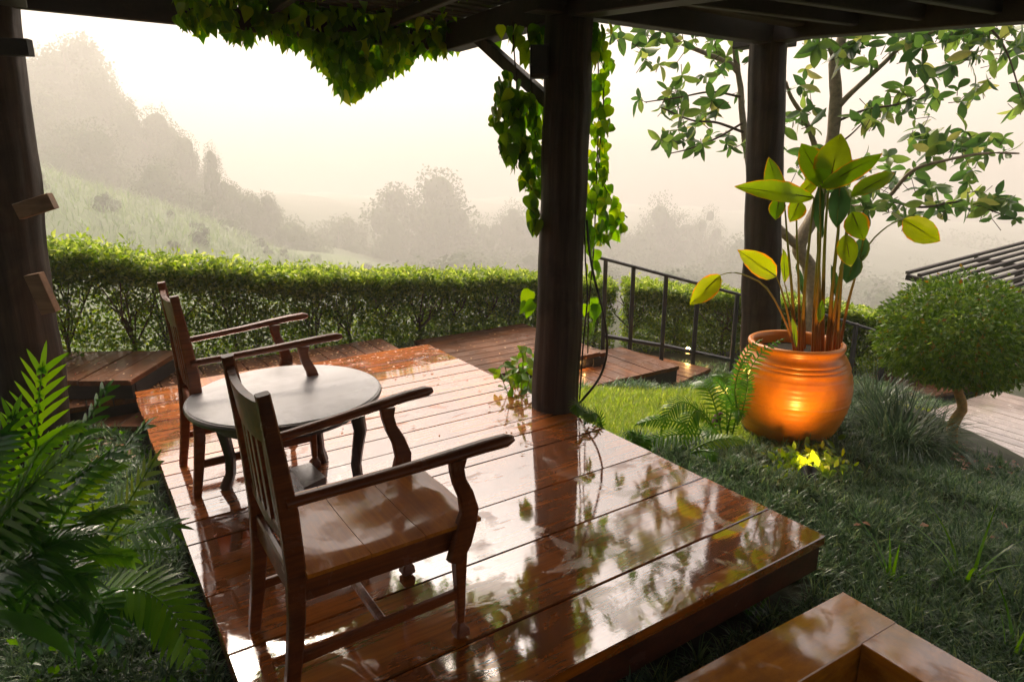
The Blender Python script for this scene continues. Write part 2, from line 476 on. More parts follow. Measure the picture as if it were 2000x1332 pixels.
def ground_mat():
    T = NT('ground_soil_and_grass')
    geo = T.n('NewGeometry'); pos = geo.outputs['Position']
    n = T.noise(pos, 2.5, 6, .65); n2 = T.noise(pos, .22, 5, .6)
    near = T.ramp(n, [(.3, (.018, .020, .010)), (.7, (.050, .058, .022))])
    grass = T.ramp(n2, [(.3, (.070, .120, .035)), (.7, (.125, .175, .055))])
    wood_ = T.ramp(n2, [(.3, (.025, .042, .016)), (.7, (.050, .070, .026))])
    sx0 = T.n('SeparateXYZ'); T.l(pos, sx0.inputs[0])
    kx = T.n('MapRange', i_1=-30.0, i_2=-12.0, i_3=0.0, i_4=1.0); T.l(sx0.outputs['X'], kx.inputs[0])
    ky = T.n('MapRange', i_1=150.0, i_2=190.0, i_3=0.0, i_4=1.0); T.l(sx0.outputs['Y'], ky.inputs[0])
    far = T.mix(T.math('MAXIMUM', kx.outputs[0], ky.outputs[0]), grass, wood_)
    sx = T.n('SeparateXYZ'); T.l(pos, sx.inputs[0])
    k = T.n('MapRange', i_1=8.0, i_2=15.0, i_3=0.0, i_4=1.0); T.l(sx.outputs['Y'], k.inputs[0])
    c = T.mix(k.outputs[0], near, far)
    P = T.n('BsdfPrincipled', i_Roughness=.9); T.l(c, P.inputs['Base Color'])
    bp = T.n('Bump', i_Strength=.5, i_Distance=.03); T.l(n, bp.inputs['Height']); T.l(bp.outputs[0], P.inputs['Normal'])
    return T.done(P.outputs[0])
M['ground'] = ground_mat()

# ------------------------------------------------------------------ ground sheet
def axis_pts(lo, hi, n, c):
    t = np.linspace(-1, 1, n)
    k = np.sign(t) * (np.abs(t) * .04 + np.abs(t) ** 4 * .96)
    return np.where(k < 0, c + (c - lo) * k, c + (hi - c) * k)
gx = axis_pts(-430, 430, 180, 0.5); gy = axis_pts(-50, 440, 180, 5.0)
GX, GY = np.meshgrid(gx, gy)
gv = np.stack([GX.ravel(), GY.ravel(), ground_z(GX, GY).ravel()], 1)
nx = len(gx)
i, j = np.meshgrid(np.arange(nx - 1), np.arange(len(gy) - 1))
a = (j * nx + i).ravel()
ground = place('ground', mesh_np('ground', gv, np.stack([a, a + 1, a + nx + 1, a + nx], 1).ravel(), 4), M['ground'])
tag(ground, kind='structure')

# ------------------------------------------------------------------ plank platforms
def plank_mesh(L, Wd, T, ch=.0035, dip=0.0):
    """one board, length along local x, top at z = 0"""
    mb = MB(); n = 2
    w = Wd / 2
    sec = [(-w, -ch), (-w + ch, 0), (0, -dip), (w - ch, 0), (w, -ch), (w, -T), (-w, -T)]
    V = []
    for x in (-L / 2, L / 2):
        V += [(x, a, b) for a, b in sec]
    m = len(sec)
    Fc = [(k, (k + 1) % m, (k + 1) % m + m, k + m) for k in range(m)] + [tuple(range(m - 1, -1, -1)), tuple(range(m, 2 * m))]
    return mb.add(V, Fc).mesh('plank', 20)

def put_plank(parent, mid, ax, L, Wd, T, mat, name='plank', tilt=0.0, dip=0.0):
    ax = unit(ax); ay = unit(np.cross(UP, ax)); az = np.cross(ax, ay)
    if tilt:
        az = unit(az + ay * tilt); ay = unit(np.cross(az, ax))
    return place(name, plank_mesh(L, Wd, T, dip=dip), mat, parent, True, frame(ax, ay, az, mid))

# main deck: 2.21 m along EF by 3.64 m along ER, top at z = 0
F0, F1, R0, R1 = .238, 2.452, -4.972, -1.33
deck = thing('deck', 'wet reddish wooden plank deck carrying the table and two chairs', 'deck', W(.5 * (F0 + F1), .5 * (R0 + R1), -.28))
seams = [R0, -4.80, -4.634, -4.446, -4.28, -4.111, -3.95, -3.78, -3.62, -3.46, -3.30, -3.09, -2.91, -2.72, -2.32, -1.97, -1.60, R1]
for k in range(len(seams) - 1):
    gp = rng.uniform(.0016, .0038); r0, r1 = seams[k] + gp, seams[k + 1] - gp
    if k == len(seams) - 2: r1 = seams[-1]
    put_plank(deck, W(.5 * (F0 + F1) + rng.uniform(-.004, .004), .5 * (r0 + r1), rng.uniform(-.0016, .0016)), EF, F1 - F0 + rng.uniform(-.006, .006), r1 - r0, .04, M['deck'], tilt=rng.uniform(-.004, .004), dip=rng.uniform(0, .0015))
mb = MB().box(W(.5 * (F0 + F1), R1 - .03, -.105), (F1 - F0 - .03, .045, .125), EF, -ER, UP, .008); mb.build('front_fascia', M['fascia'], deck)
mb = MB().box(W(.5 * (F0 + F1), R0 + .04, -.10), (F1 - F0 - .03, .045, .11), EF, -ER, UP, .008); mb.build('rear_fascia', M['fascia'], deck)
mb = MB().box(W(F1 - .035, .5 * (R0 + R1), -.10), (R1 - R0 - .15, .045, .11), ER, EF, UP, .008); mb.build('side_fascia', M['fascia'], deck)
mb = MB().box(W(F0 + .035, .5 * (R0 + R1), -.10), (R1 - R0 - .15, .045, .11), ER, EF, UP, .008); mb.build('side_fascia', M['fascia'], deck)
for f in (F0 + .3, F1 - .3):
    for r in (R0 + .35, .5 * (R0 + R1), R1 - .35):
        c = W(f, r); MB().box((c[0], c[1], -.22), (.1, .1, .22), ch=.006).build('footing', M['beam'], deck)

PLATS = []
def platform(name, label, cat, corner, ax, L, D, nb, z, T=.035, fascia=.09, mat='walk', side=1, group=None, cross=True, legs=True):
    """boards fill a rectangle from 'corner': L along ax, D along ay (ax turned left * side); nb boards laid across ax"""
    ax = unit(np.array([ax[0], ax[1], 0.0])); ay = np.array([-ax[1], ax[0], 0.0]) * side
    c0 = np.array([corner[0], corner[1], z]); PLATS.append((c0, ax, ay, L, D))
    gzc = float(ground_z(*(c0 + ax * L / 2 + ay * D / 2)[:2]))
    t = thing(name, label, cat, (*(c0 + ax * L / 2 + ay * D / 2)[:2], min(gzc, z - T - fascia)), group=group)
    w = L / nb
    for k in range(nb):
        mid = c0 + ax * (k + .5) * w + ay * D / 2 + UP * rng.uniform(-.002, .002)
        put_plank(t, mid, ay, D + rng.uniform(-.012, .004), w - .007, T, M[mat], tilt=rng.uniform(-.01, .01))
    for d in (.02, D - .05):
        MB().box(c0 + ax * L / 2 + ay * (d + .015) - UP * (T + fascia / 2 + .001), (L - .02, .035, fascia), ax, ay, UP, .004).build('joist', M['beam'], t)
    for d in (.02, L - .02):
        MB().box(c0 + ay * D / 2 + ax * d - UP * (T + fascia / 2 + .003), (D - .12, .03, fascia - .006), ay, ax, UP, .004).build('end_board', M['beam'], t)
    if legs:
        for p in (.1, .9):
            for q in (.15, .85):
                b = c0 + ax * L * p + ay * D * q
                zt = z - T - .01; zb = float(ground_z(b[0], b[1])) - .05
                if zb < zt - .05:
                    MB().box((b[0], b[1], .5 * (zt + zb)), (.08, .08, zt - zb), ax, ay, UP, .004).build('leg', M['beam'], t)
    return t

# left walkway end, one step above the deck corner, and the lower tread under it
pl = at_z(270, 745, .085)
platform('walkway', 'brown plank walkway end raised beside the far left corner of the deck', 'walkway', pl + np.array([-.06, .02, 0]), (-.995, -.03), 1.6, .74, 9, .085, side=-1, fascia=.10)
pl = at_z(290, 832, -.17)
platform('walkway_step', 'dark wet plank step below the raised walkway end, left of the deck', 'step', pl + np.array([-.05, .0, 0]), (-.995, -.03), .95, .36, 6, -.17, side=-1, fascia=.05)
# walkway along the back of the deck
platform('walkway', 'brown plank walkway strewn with petals between the deck and the hedge', 'walkway', W(-.35, -5.02), EF[:2], 2.62, .55, 17, -.055, side=1, fascia=.08)
# walkway right of the deck, seen between the deck and the post, and the steps that go down from it
platform('walkway', 'brown plank walkway beside the right edge of the deck, left of the thick post', 'walkway', W(2.66, -4.35), -ER[:2], 1.35, 1.28, 9, -.16, side=-1, fascia=.09)
platform('walkway_step', 'grey wet plank landing just behind the thick post with a small lamp on it', 'step', at_z(1118, 762, -.27), unit(at_z(1330, 714, -.27) - at_z(1118, 762, -.27))[:2], 1.22, .78, 8, -.27, side=1, fascia=.12)
platform('walkway_step', 'small wooden riser box standing on the landing behind the thick post', 'step', at_z(1115, 700, -.14), unit(at_z(1176, 688, -.14) - at_z(1115, 700, -.14))[:2], .34, .3, 2, -.14, side=1, fascia=.07)
platform('walkway_step', 'brown plank step with a glowing lamp at the foot of the railing', 'step', at_z(1325, 748, -.44), unit(at_z(1397, 716, -.44) - at_z(1325, 748, -.44))[:2], .62, .95, 6, -.44, side=1, fascia=.07)
# terrace far right
platform('terrace', 'wet plank terrace, pale with painted sky sheen, at the far right behind the round topiary bush', 'deck', at_z(1945, 762, -.72), unit(at_z(1850, 792, -.72) - at_z(1945, 762, -.72))[:2], 2.3, 2.2, 17, -.72, side=1, mat='pale', fascia=.06)
platform('walkway', 'brown plank walkway behind the pale terrace at the far right', 'walkway', at_z(1800, 778, -.80), unit(at_z(2000, 735, -.80) - at_z(1800, 778, -.80))[:2], 2.6, .9, 15, -.80, side=1, fascia=.05)

# ------------------------------------------------------------------ low hollow bench frame, bottom right
BZ = -.10
a_ax = unit(np.array([.77, .465, 0])); b_ax = unit(np.array([.465, -.77, 0]))
cB = np.array([1.276, 2.234, BZ])
bench = thing('bench', 'low orange varnished wooden frame with a square opening, bottom right', 'bench', cB - a_ax * .6 + b_ax * .45 - UP * .2)
LB, DB, FW = 1.3, 1.1, .21
def bpart(name, a0, a1, b0, b1, ax, wd):
    mid = cB - a_ax * .5 * (a0 + a1) + b_ax * .5 * (b0 + b1)
    L = (a1 - a0) if ax is a_ax else (b1 - b0)
    o = put_plank(bench, mid, ax, L, wd, .045, M['bench'], name)
bpart('top_board', 0, LB, 0, FW, a_ax, FW)
bpart('top_board', 0, LB, DB - FW, DB, a_ax, FW)
bpart('top_board', 0, FW, FW + .001, DB - FW - .001, b_ax, FW)
bpart('top_board', LB - FW, LB, FW + .001, DB - FW - .001, b_ax, FW)
for (a0, a1, b0, b1) in ((.02, LB - .02, .02, .05), (.02, LB - .02, DB - .05, DB - .02), (.02, .05, .055, DB - .055), (LB - .05, LB - .02, .055, DB - .055),
                         (FW - .03, LB - FW + .03, FW - .035, FW - .006), (FW - .03, LB - FW + .03, DB - FW + .006, DB - FW + .035), (FW - .035, FW - .006, FW, DB - FW), (LB - FW + .006, LB - FW + .035, FW, DB - FW)):
    MB().box(cB - a_ax * .5 * (a0 + a1) + b_ax * .5 * (b0 + b1) - UP * .132, (a1 - a0, b1 - b0, .17), -a_ax, b_ax, UP, .003).build('side_board', M['bench'], bench)
MB().box(cB - a_ax * LB / 2 + b_ax * DB / 2 - UP * .20, (LB - .12, DB - .12, .02), -a_ax, b_ax, UP, .002).build('bottom_board', M['bench'], bench)

# ------------------------------------------------------------------ pergola: posts, beams, brace, rafters, slats, roof boards
perg = thing('pergola', 'dark timber pergola roof on thick round posts over the deck', 'pergola', W(1.2, -2.6, -.28))
def logpost(base, top, r0, r1, n=18, rs=1):
    pts = [np.asarray(base) * (1 - t) + np.asarray(top) * t for t in np.linspace(0, 1, 12)]
    g = np.random.default_rng(rs)
    pts = spline([p + np.array([g.uniform(-.008, .008), g.uniform(-.008, .008), 0]) for p in pts], 30)
    n = 64; N = len(pts); V, Fc = [], []
    ph = g.random(8) * 6.283; th = np.arange(n) * 2 * math.pi / n
    crack = np.zeros(n)
    for q in range(9):                                      # drying cracks run up the log
        a = g.random() * 6.283; crack -= .05 * np.exp(-((np.angle(np.exp(1j * (th - a)))) / .05) ** 2)
    for i, p in enumerate(pts):
        t = i / (N - 1); r = r0 + (r1 - r0) * t
        k = 1 + .022 * np.sin(3 * th + ph[0] + t * 2) + .014 * np.sin(7 * th + ph[1] - t * 3) + .012 * np.sin(13 * th + ph[2] + t * 5) + crack * (.5 + .5 * np.sin(t * 17 + ph[3] + th * 2)) + .006 * g.normal(size=n)
        k = k + .03 * math.sin(t * 9 + ph[4]) * math.exp(-((t - .4) / .3) ** 2)
        V += [p + np.array([math.cos(a) * r * b, math.sin(a) * r * b, 0]) for a, b in zip(th, k)]
    for i in range(N - 1):
        for q in range(n):
            a, c = i * n + q, i * n + (q + 1) % n; Fc.append((a, c, c + n, a + n))
    Fc += [tuple(range(n - 1, -1, -1)), tuple((N - 1) * n + q for q in range(n))]
    return MB().add(V, Fc)
mid_b, mid_t = at_y(1085, 795, 3.99), at_y(1113, 40, 4.05)
mid_b = mid_b + (mid_b - mid_t) * .16
p_mid = logpost(mid_b, mid_t + UP * .05, .146, .132, rs=3).build('post', M['post'], perg, 60)
p_mid['label'] = 'thick round dark post at the right edge of the deck'
rb, rt = at_y(1484, 700, 5.55), at_y(1498, 92, 5.5)
rb2 = rb + (rb - rt) * .17
p_right = logpost(rb2, rt + UP * .05, .160, .136, rs=5).build('post', M['post'], perg, 60)
p_right['label'] = 'round dark post behind the glowing pot'
lb, lt = at_y(40, 840, 3.75), at_y(-50, 0, 3.75)
p_left = logpost(lb - UP * .35, lt + UP * .1, .225, .19, rs=9).build('post', M['post'], perg, 60)
p_left['label'] = 'weathered log post at the left edge with wooden wedges nailed on'
def wedge(u0, v0, u1, v1, hpx, y, dz=.05):
    p, q = at_y(u0, v0, y), at_y(u1, v1, y + .02)
    MB().sweep([p, q], [(dz, hpx / 1300 * y * 1.03)] * 2, np.cross(unit(q - p), np.array([0, 1.0, 0])) * -1, .003).build('wedge', M['wedge'] if v0 > 200 else M['beam'], p_left)
wedge(-40, 92, 60, 94, 28, 3.52)
wedge(36, 414, 104, 392, 29, 3.52)
wedge(66, 535, 100, 610, 30, 3.54)

def beam(p, q, w, h, name='beam', mat='beam', par=perg, ch=.006):
    return MB().sweep([p, q], [(w, h)] * 2, UP, ch).build(name, M[mat], par)
ZB = 2.26
def rz(r): return ZB - .08 * (r + 3.15)                     # the roof falls a little towards the house
# beams along ER (towards and past the viewer)
for f, rfar, z0, w in ((-.05, -4.50, ZB, .12), (2.49, -4.50, ZB, .13), (4.66, -3.75, ZB + .10, .14)):
    p = W(f, rfar, (rz(rfar) if rfar > -3.2 else z0) + .09)
    m_ = W(f, -3.15, z0 + .09)
    q = W(f, 2.4, z0 + .09 - .08 * 5.55)
    beam(p, m_, w, .17); beam(m_ + np.array([0, 0, 0.0]), q, w + .004, .168)
# beams along EF
beam(W(-4.5, -4.57, ZB + .075), W(2.50, -4.57, ZB + .075), .05, .13, 'eave_board')
beam(W(-4.5, -3.19, ZB + .255), W(4.9, -3.19, ZB + .255), .12, .15)
beam(W(2.2, -3.13, ZB + .08), W(4.95, -3.49, ZB + .185), .11, .145)
# joists of the right-hand bay
for k, r in enumerate(np.arange(-2.75, 2.3, .42)):
    beam(W(2.58, r, rz(r) + .125), W(4.58, r, rz(r) + .20), .05, .10, 'joist')
# joists of the left bay
for r in np.arange(-2.8, 2.3, .6):
    beam(W(.02, r, rz(r) + .13), W(2.40, r, rz(r) + .13), .05, .10, 'joist')
# thin slats over the cantilevered eave
for k, r in enumerate(np.arange(-4.60, -3.28, .105)):
    beam(W(-4.5, r, ZB + .205 + rng.uniform(-.004, .004)), W(2.62 + rng.uniform(-.05, .05), r, ZB + .205 + rng.uniform(-.004, .004)), .062, .035, 'slat', ch=.003)
for f in np.arange(-4.0, 2.3, .75):
    beam(W(f, -4.5, ZB + .148), W(f, -3.28, ZB + .148), .05, .07, 'rafter')
# roof boards: a closed covering over the near part, with a few open joints
for k, r in enumerate(np.arange(-3.02, 2.5, .235)):
    g = .004
    zz = rz(r) + .345
    beam(W(-4.6, r, zz), W(4.80 + rng.uniform(-.03, .03), r, zz + .03), .235 - g, .028, 'roof_board', ch=.003)
for f in (-4.2, -2.6, -1.2, .6, 1.9, 3.3, 4.4):
    beam(W(f, -3.05, rz(-3.05) + .285), W(f, 2.45, rz(2.45) + .285), .06, .09, 'rafter')
# brace, from the post up to the eave
MB().sweep([W(2.46, -3.30, 1.84), W(2.46, -4.24, 2.44 - .06)], [(.05, .075)] * 2, UP, .004).build('brace', M['post'], perg)
# small dark box on the post
bxp = at_y(1053, 122, 3.95)
spk = thing('speaker', 'small black box speaker fixed to the left side of the thick post under the vines', 'speaker', bxp - UP * .08)
MB().box(bxp, (.10, .11, .165), ch=.008).build('case', M['black'], spk)
MB().box(bxp - np.array([0.0, .058, 0]), (.08, .006, .14), ch=.002).build('grille', M['iron'], spk)
# cable hanging down the post
cab = [at_y(u, v, y) for u, v, y in [(1146, 430, 3.93), (1150, 480, 3.9), (1160, 540, 3.87), (1178, 610, 3.86), (1186, 680, 3.86), (1172, 735, 3.87), (1140, 778, 3.9), (1125, 792, 3.95)]]
tag(place('cable', MB().tube(spline(cab, 40), .0075, 6).mesh('cable', 60), M['black']), 'black cable hanging in a loop beside the thick post', 'cable')
cab = [at_y(u, v, y) for u, v, y in [(1142, 430, 3.96), (1143, 500, 3.95), (1147, 580, 3.93), (1141, 650, 3.94), (1137, 700, 3.95), (1132, 780, 3.97)]]
tag(place('cable', MB().tube(spline(cab, 30), .005, 6).mesh('cable', 60), M['black']), 'thin straight black cable running down the thick post', 'cable')

# ------------------------------------------------------------------ railing
def railing(name, label, tops, bots, posts):
    t = thing(name, label, 'railing', bots[0] - UP * .1)
    MB().tube(tops, .016, 6).build('top_rail', M['iron'], t, 60)
    MB().tube([p + UP * .0 for p in bots], .022, 6).build('bottom_rail', M['iron'], t, 60)
    for a, b in posts:
        MB().sweep([np.array([b[0], b[1], float(ground_z(b[0], b[1])) - .03]), np.array([b[0], b[1], a[2]])], [(.038, .038)] * 2, (0, 1, 0), .004).build('baluster', M['iron'], t)
YR = 6.45
railing('railing', 'dark iron railing going down the steps in front of the hedge',
        [at_y(1165, 502, YR), at_y(1450, 577, YR)], [at_y(1175, 655, YR), at_y(1300, 676, YR), at_y(1450, 708, YR)],
        [(at_y(u, v, YR), at_y(u, v + 140, YR)) for u, v in ((1178, 508), (1231, 519), (1293, 536), (1354, 553), (1428, 574))])
railing('railing', 'short lower length of dark iron railing between the pots and the topiary bush',
        [at_y(1600, 612, 6.5), at_y(1760, 662, 6.5)], [at_y(1600, 735, 6.5), at_y(1760, 790, 6.5)],
        [(at_y(u, v, 6.5), at_y(u, v + 110, 6.5)) for u, v in ((1658, 632), (1716, 650))])

# ------------------------------------------------------------------ lattice canopy far right
lc = [at_y(1772, 533, 8.6), at_y(2000, 503, 10.2), at_y(2000, 575, 7.6)]
lc[1][2] = lc[0][2] + .22; lc[2][2] = lc[0][2] - .12
e1, e2 = lc[1] - lc[0], lc[2] - lc[0]
e1, e2 = e1 * 1.6, e2 * 1.6
can = thing('lattice_canopy', 'open slatted canopy roof beyond the topiary bush at the far right', 'canopy', (*(lc[0] + .5 * e1 + .5 * e2)[:2], -1.6))
for t in np.linspace(0, 1, 15):
    beam(lc[0] + e2 * t, lc[0] + e2 * t + e1, .05, .04, 'slat', 'beam', can, .003)
for t in (0, .33, .66, 1):
    beam(lc[0] + e1 * t - UP * .055, lc[0] + e1 * t + e2 - UP * .055, .07, .07, 'rafter', 'beam', can, .003)
for s_, t_ in ((.3, .3), (.3, .9), (.9, .3), (.9, .9)):
    p = lc[0] + e1 * s_ + e2 * t_
    MB().tube([np.array([p[0], p[1], float(ground_z(p[0], p[1])) - .1]), p - UP * .09], .05, 8).build('post', M['beam'], can)

# ------------------------------------------------------------------ chairs and table
def S_(pts, wh, up=(0, 0, 1), ch=.005): return MB().sweep(pts, wh, up, ch)
def make_chair():
    t = thing('armchair', '', 'chair')
    for s in (1, -1):
        y = .205 * s
        prof = [(-.285, 0, .036), (-.262, .14, .042), (-.243, .28, .047), (-.233, .44, .052), (-.238, .60, .052), (-.252, .76, .044), (-.272, .945, .034)]
        S_([(f, y, z) for f, z, w in prof], [(.034, w) for f, z, w in prof], (1, 0, 0)).build('back_leg', M['chair'], t, 35, False)
        prof = [(0, .024, .03), (.012, .05, .05), (.035, .046, .046), (.055, .022, .022), (.075, .027, .027), (.20, .034, .034), (.34, .046, .046), (.415, .046, .046)]
        S_([(.270, y, z) for z, a, b in prof], [(a, b) for z, a, b in prof], (1, 0, 0)).build('front_leg', M['chair'], t, 30, False)
        S_([(-.235, y, .375), (.25, y, .375)], [(.022, .085)] * 2).build('side_rail', M['chair'], t, 35, False)
        S_([(-.245, y, .155), (.27, y, .165)], [(.022, .034)] * 2).build('stretcher', M['chair'], t, 35, False)
        # arm support: an S-shaped board fixed outside the seat rail
        pr = [(.235, .305, .05), (.262, .36, .068), (.280, .42, .070), (.290, .47, .060), (.275, .53, .048), (.252, .58, .042), (.243, .62, .044), (.245, .655, .056)]
        S_([(f, y + (.030 + .02 * max(0, (z - .42)) / .23) * s, z) for f, z, w in pr], [(.028, w) for f, z, w in pr], (1, 0, 0)).build('arm_support', M['chair'], t, 40, False)
        ar = [(-.242, .214, .640, .034, .030), (-.10, .226, .648, .038, .028), (.08, .244, .660, .044, .028), (.22, .258, .672, .050, .030), (.33, .266, .680, .052, .032), (.405, .270, .682, .048, .034), (.430, .270, .681, .030, .022)]
        S_([(f, y_ * s, z) for f, y_, z, w, h in ar], [(w, h) for f, y_, z, w, h in ar], ch=.010).build('armrest', M['chair'], t, 50, False)
    S_([(.275, -.182, .375), (.275, .182, .375)], [(.022, .085)] * 2).build('front_rail', M['chair'], t, 35, False)
    S_([(-.236, -.187, .375), (-.236, .187, .375)], [(.022, .085)] * 2).build('rear_rail', M['chair'], t, 35, False)
    S_([(.01, -.194, .16), (.01, .194, .16)], [(.022, .030)] * 2).build('stretcher', M['chair'], t, 35, False)
    # seat: boards running side to side, hollowed
    edges = [-.213, -.03, .14, .332]
    for k in range(3):
        x0, x1 = edges[k] + .0012, edges[k + 1] - .0012
        n, m = 7, 13
        V, Fc = [], []
        for a in range(n):
            x = x0 + (x1 - x0) * a / (n - 1)
            for b in range(m):
                y = -.243 + .486 * b / (m - 1)
                yy = y
                dish = -.013 * max(0, 1 - ((x - .03) / .25) ** 2) * max(0, 1 - (abs(y) / .235) ** 3) + .004 * math.exp(-(y / .05) ** 2) * smooth(.0, .25, x)
                drop = -.006 if (x > .325 or abs(y) > .24) else 0
                V.append((x, yy, .437 + dish + drop))
        for a in range(n):
            for b in range(m):
                x, y, z = V[a * m + b]; V.append((x, y, .419))
        o = n * m
        for a in range(n - 1):
            for b in range(m - 1):
                q = a * m + b
                Fc += [(q, q + m, q + m + 1, q + 1), (o + q, o + q + 1, o + q + m + 1, o + q + m)]
        for a in range(n - 1):
            Fc += [(a * m, o + a * m, o + a * m + m, a * m + m), (a * m + m - 1, a * m + 2 * m - 1, o + a * m + 2 * m - 1, o + a * m + m - 1)]
        for b in range(m - 1):
            Fc += [(b, b + 1, o + b + 1, o + b), ((n - 1) * m + b, o + (n - 1) * m + b, o + (n - 1) * m + b + 1, (n - 1) * m + b + 1)]
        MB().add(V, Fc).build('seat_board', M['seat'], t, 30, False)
    # back: crest rail with a swooping top edge, lower rail, slats
    n = 9; V, Fc = [], []
    for k in range(n):
        y = -.187 + .374 * k / (n - 1); q = 1 - (y / .187) ** 2
        zt = .905 - .0 * q + .012 * abs(y / .187) ** 2; zb = .80 - .015 * q
        bow = -.014 * q
        for z, dx in ((zt, -.270), (zb, -.255)):
            V += [(dx + bow - .011, y, z), (dx + bow + .011, y, z)]
    for k in range(n - 1):
        a = 4 * k
        Fc += [(a, a + 1, a + 5, a + 4), (a + 2, a + 6, a + 7, a + 3), (a, a + 4, a + 6, a + 2), (a + 1, a + 3, a + 7, a + 5)]
    Fc += [(0, 2, 3, 1), (4 * n - 4, 4 * n - 3, 4 * n - 1, 4 * n - 2)]
    MB().add(V, Fc).build('crest_rail', M['chair'], t, 40, False)
    S_([(-.238, -.187, .515), (-.246, 0, .515), (-.238, .187, .515)], [(.020, .045)] * 3).build('lower_rail', M['chair'], t, 35, False)
    for k in range(5):
        y = -.128 + .064 * k; bow = -.010 * (1 - (y / .187) ** 2)
        S_([(-.240 + bow, y, .53), (-.248 + bow, y, .66), (-.257 + bow, y, .805)], [(.030, .012)] * 3, (1, 0, 0), .002).build('back_slat', M['chair'], t, 35, False)
    return t
rot = math.atan2(EF[1], EF[0])
ch1 = make_chair()
ch1['label'] = 'wooden armchair nearest the viewer, its sunlit orange seat in full view'
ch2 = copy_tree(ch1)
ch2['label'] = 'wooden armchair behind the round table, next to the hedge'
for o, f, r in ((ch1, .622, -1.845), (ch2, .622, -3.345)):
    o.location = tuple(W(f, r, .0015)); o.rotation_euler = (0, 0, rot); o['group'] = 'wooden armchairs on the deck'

tc = np.array([-1.02, 2.845, 0.001]); TZ = .50
tab = thing('round_table', 'low round dark wooden table with painted sky sheen on top between the armchairs', 'table', tc, rot + .12)
MB().lathe([(.40, -.036), (.418, -.030), (.424, -.014), (.420, -.005), (.412, -.002)], (0, 0, TZ), 64, True).build('table_edge', M['tableleg'], tab, 40, False)
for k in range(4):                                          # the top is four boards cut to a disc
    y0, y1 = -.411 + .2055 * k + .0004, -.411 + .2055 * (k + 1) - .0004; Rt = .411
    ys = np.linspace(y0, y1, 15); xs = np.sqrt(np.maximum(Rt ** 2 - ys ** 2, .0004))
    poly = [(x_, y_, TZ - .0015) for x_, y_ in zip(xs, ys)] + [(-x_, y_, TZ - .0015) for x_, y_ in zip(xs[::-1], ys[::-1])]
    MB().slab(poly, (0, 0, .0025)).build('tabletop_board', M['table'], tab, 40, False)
MB().lathe([(.30, TZ - .10), (.325, TZ - .10), (.325, TZ - .037), (.30, TZ - .037)], (0, 0, 0), 48).build('apron', M['tableleg'], tab, 40, False)
for k in range(4):
    a = math.pi / 2 * k + math.radians(-47); c, s = math.cos(a), math.sin(a)
    pr = [(.30, TZ - .04, .06), (.325, TZ - .10, .062), (.335, TZ - .17, .054), (.318, TZ - .26, .046), (.305, TZ - .34, .042), (.312, TZ - .42, .040), (.338, TZ - .475, .046), (.345, .0, .05)]
    S_([(r_ * c, r_ * s, z) for r_, z, w in pr], [(.042, w) for r_, z, w in pr], (c, s, 0), .008).build('leg', M['tableleg'], tab, 40, False)
# dark wooden block lying under the table
bq = [at_z(u, v, .055) for u, v in ((566, 914), (606, 903), (636, 931), (594, 952))]
blk = MB().slab(bq, (0, 0, -.054)).mesh('wooden_block', 30)
tag(place('wooden_block', blk, M['tableleg']), 'dark wet wooden block lying on the deck under the round table', 'block')
PCX, PCY = 1.88, 4.25                     # where the big pot stands
# ------------------------------------------------------------------ foliage helpers
def leaf_mass(pos, d, nrm, L, Wd, droop=.15, fold=.15):
    """4-triangle leaves for N positions: returns verts, loops (tris)"""
    pos, d, nrm = map(lambda q: np.asarray(q, float), (pos, d, nrm))
    N = len(pos); d = unit(d); s = unit(np.cross(d, nrm)); nn = np.cross(s, d)
    L = np.broadcast_to(L, N)[:, None]; Wd = np.broadcast_to(Wd, N)[:, None]
    base = pos
    ml = pos + d * L * .42 + s * Wd * .5 + nn * Wd * fold
    mr = pos + d * L * .42 - s * Wd * .5 + nn * Wd * fold
    mc = pos + d * L * .45
    tip = pos + d * L - UP * L * droop
    V = np.stack([base, ml, mr, mc, tip], 1).reshape(-1, 3)
    o = (np.arange(N) * 5)[:, None]
    f = np.array([[0, 3, 1], [0, 2, 3], [1, 3, 4], [3, 2, 4]]).ravel()[None, :] + o
    return V, f.ravel()

def blades(pos, d, L, Wd, bend, seg=3):
    """grass blades: strips that lean along d (horizontal) and bend over; quads then closed at a thin tip"""
    pos = np.asarray(pos, float); N = len(pos); d = np.asarray(d, float)
    L = np.broadcast_to(L, N)[:, None]; Wd = np.broadcast_to(Wd, N)[:, None]; bend = np.broadcast_to(bend, N)[:, None]
    s = unit(np.cross(d, UP))
    V = []
    for k in range(seg + 1):
        t = k / seg
        ang = bend * t * .8 + bend * .2
        p = pos + d * L * t * np.sin(ang) + UP * L * t * np.cos(ang * .9)
        w = Wd * (1 - t ** 1.6 * .88) * .5
        V += [p + s * w, p - s * w]
    V = np.stack(V, 1).reshape(-1, 3)
    m = 2 * (seg + 1); o = (np.arange(N) * m)[:, None]
    f = np.concatenate([np.array([2 * k, 2 * k + 1, 2 * k + 3, 2 * k + 2]) for k in range(seg)])[None, :] + o
    return V, f.ravel()

def join(parts):
    V, Fc, o = [], [], 0
    for v, f in parts:
        V.append(v); Fc.append(f + o); o += len(v)
    return np.concatenate(V), np.concatenate(Fc)

def rand_dirs(n, up=0.0):
    v = rng.normal(size=(n, 3)); v = unit(v); v[:, 2] += up
    return unit(v)

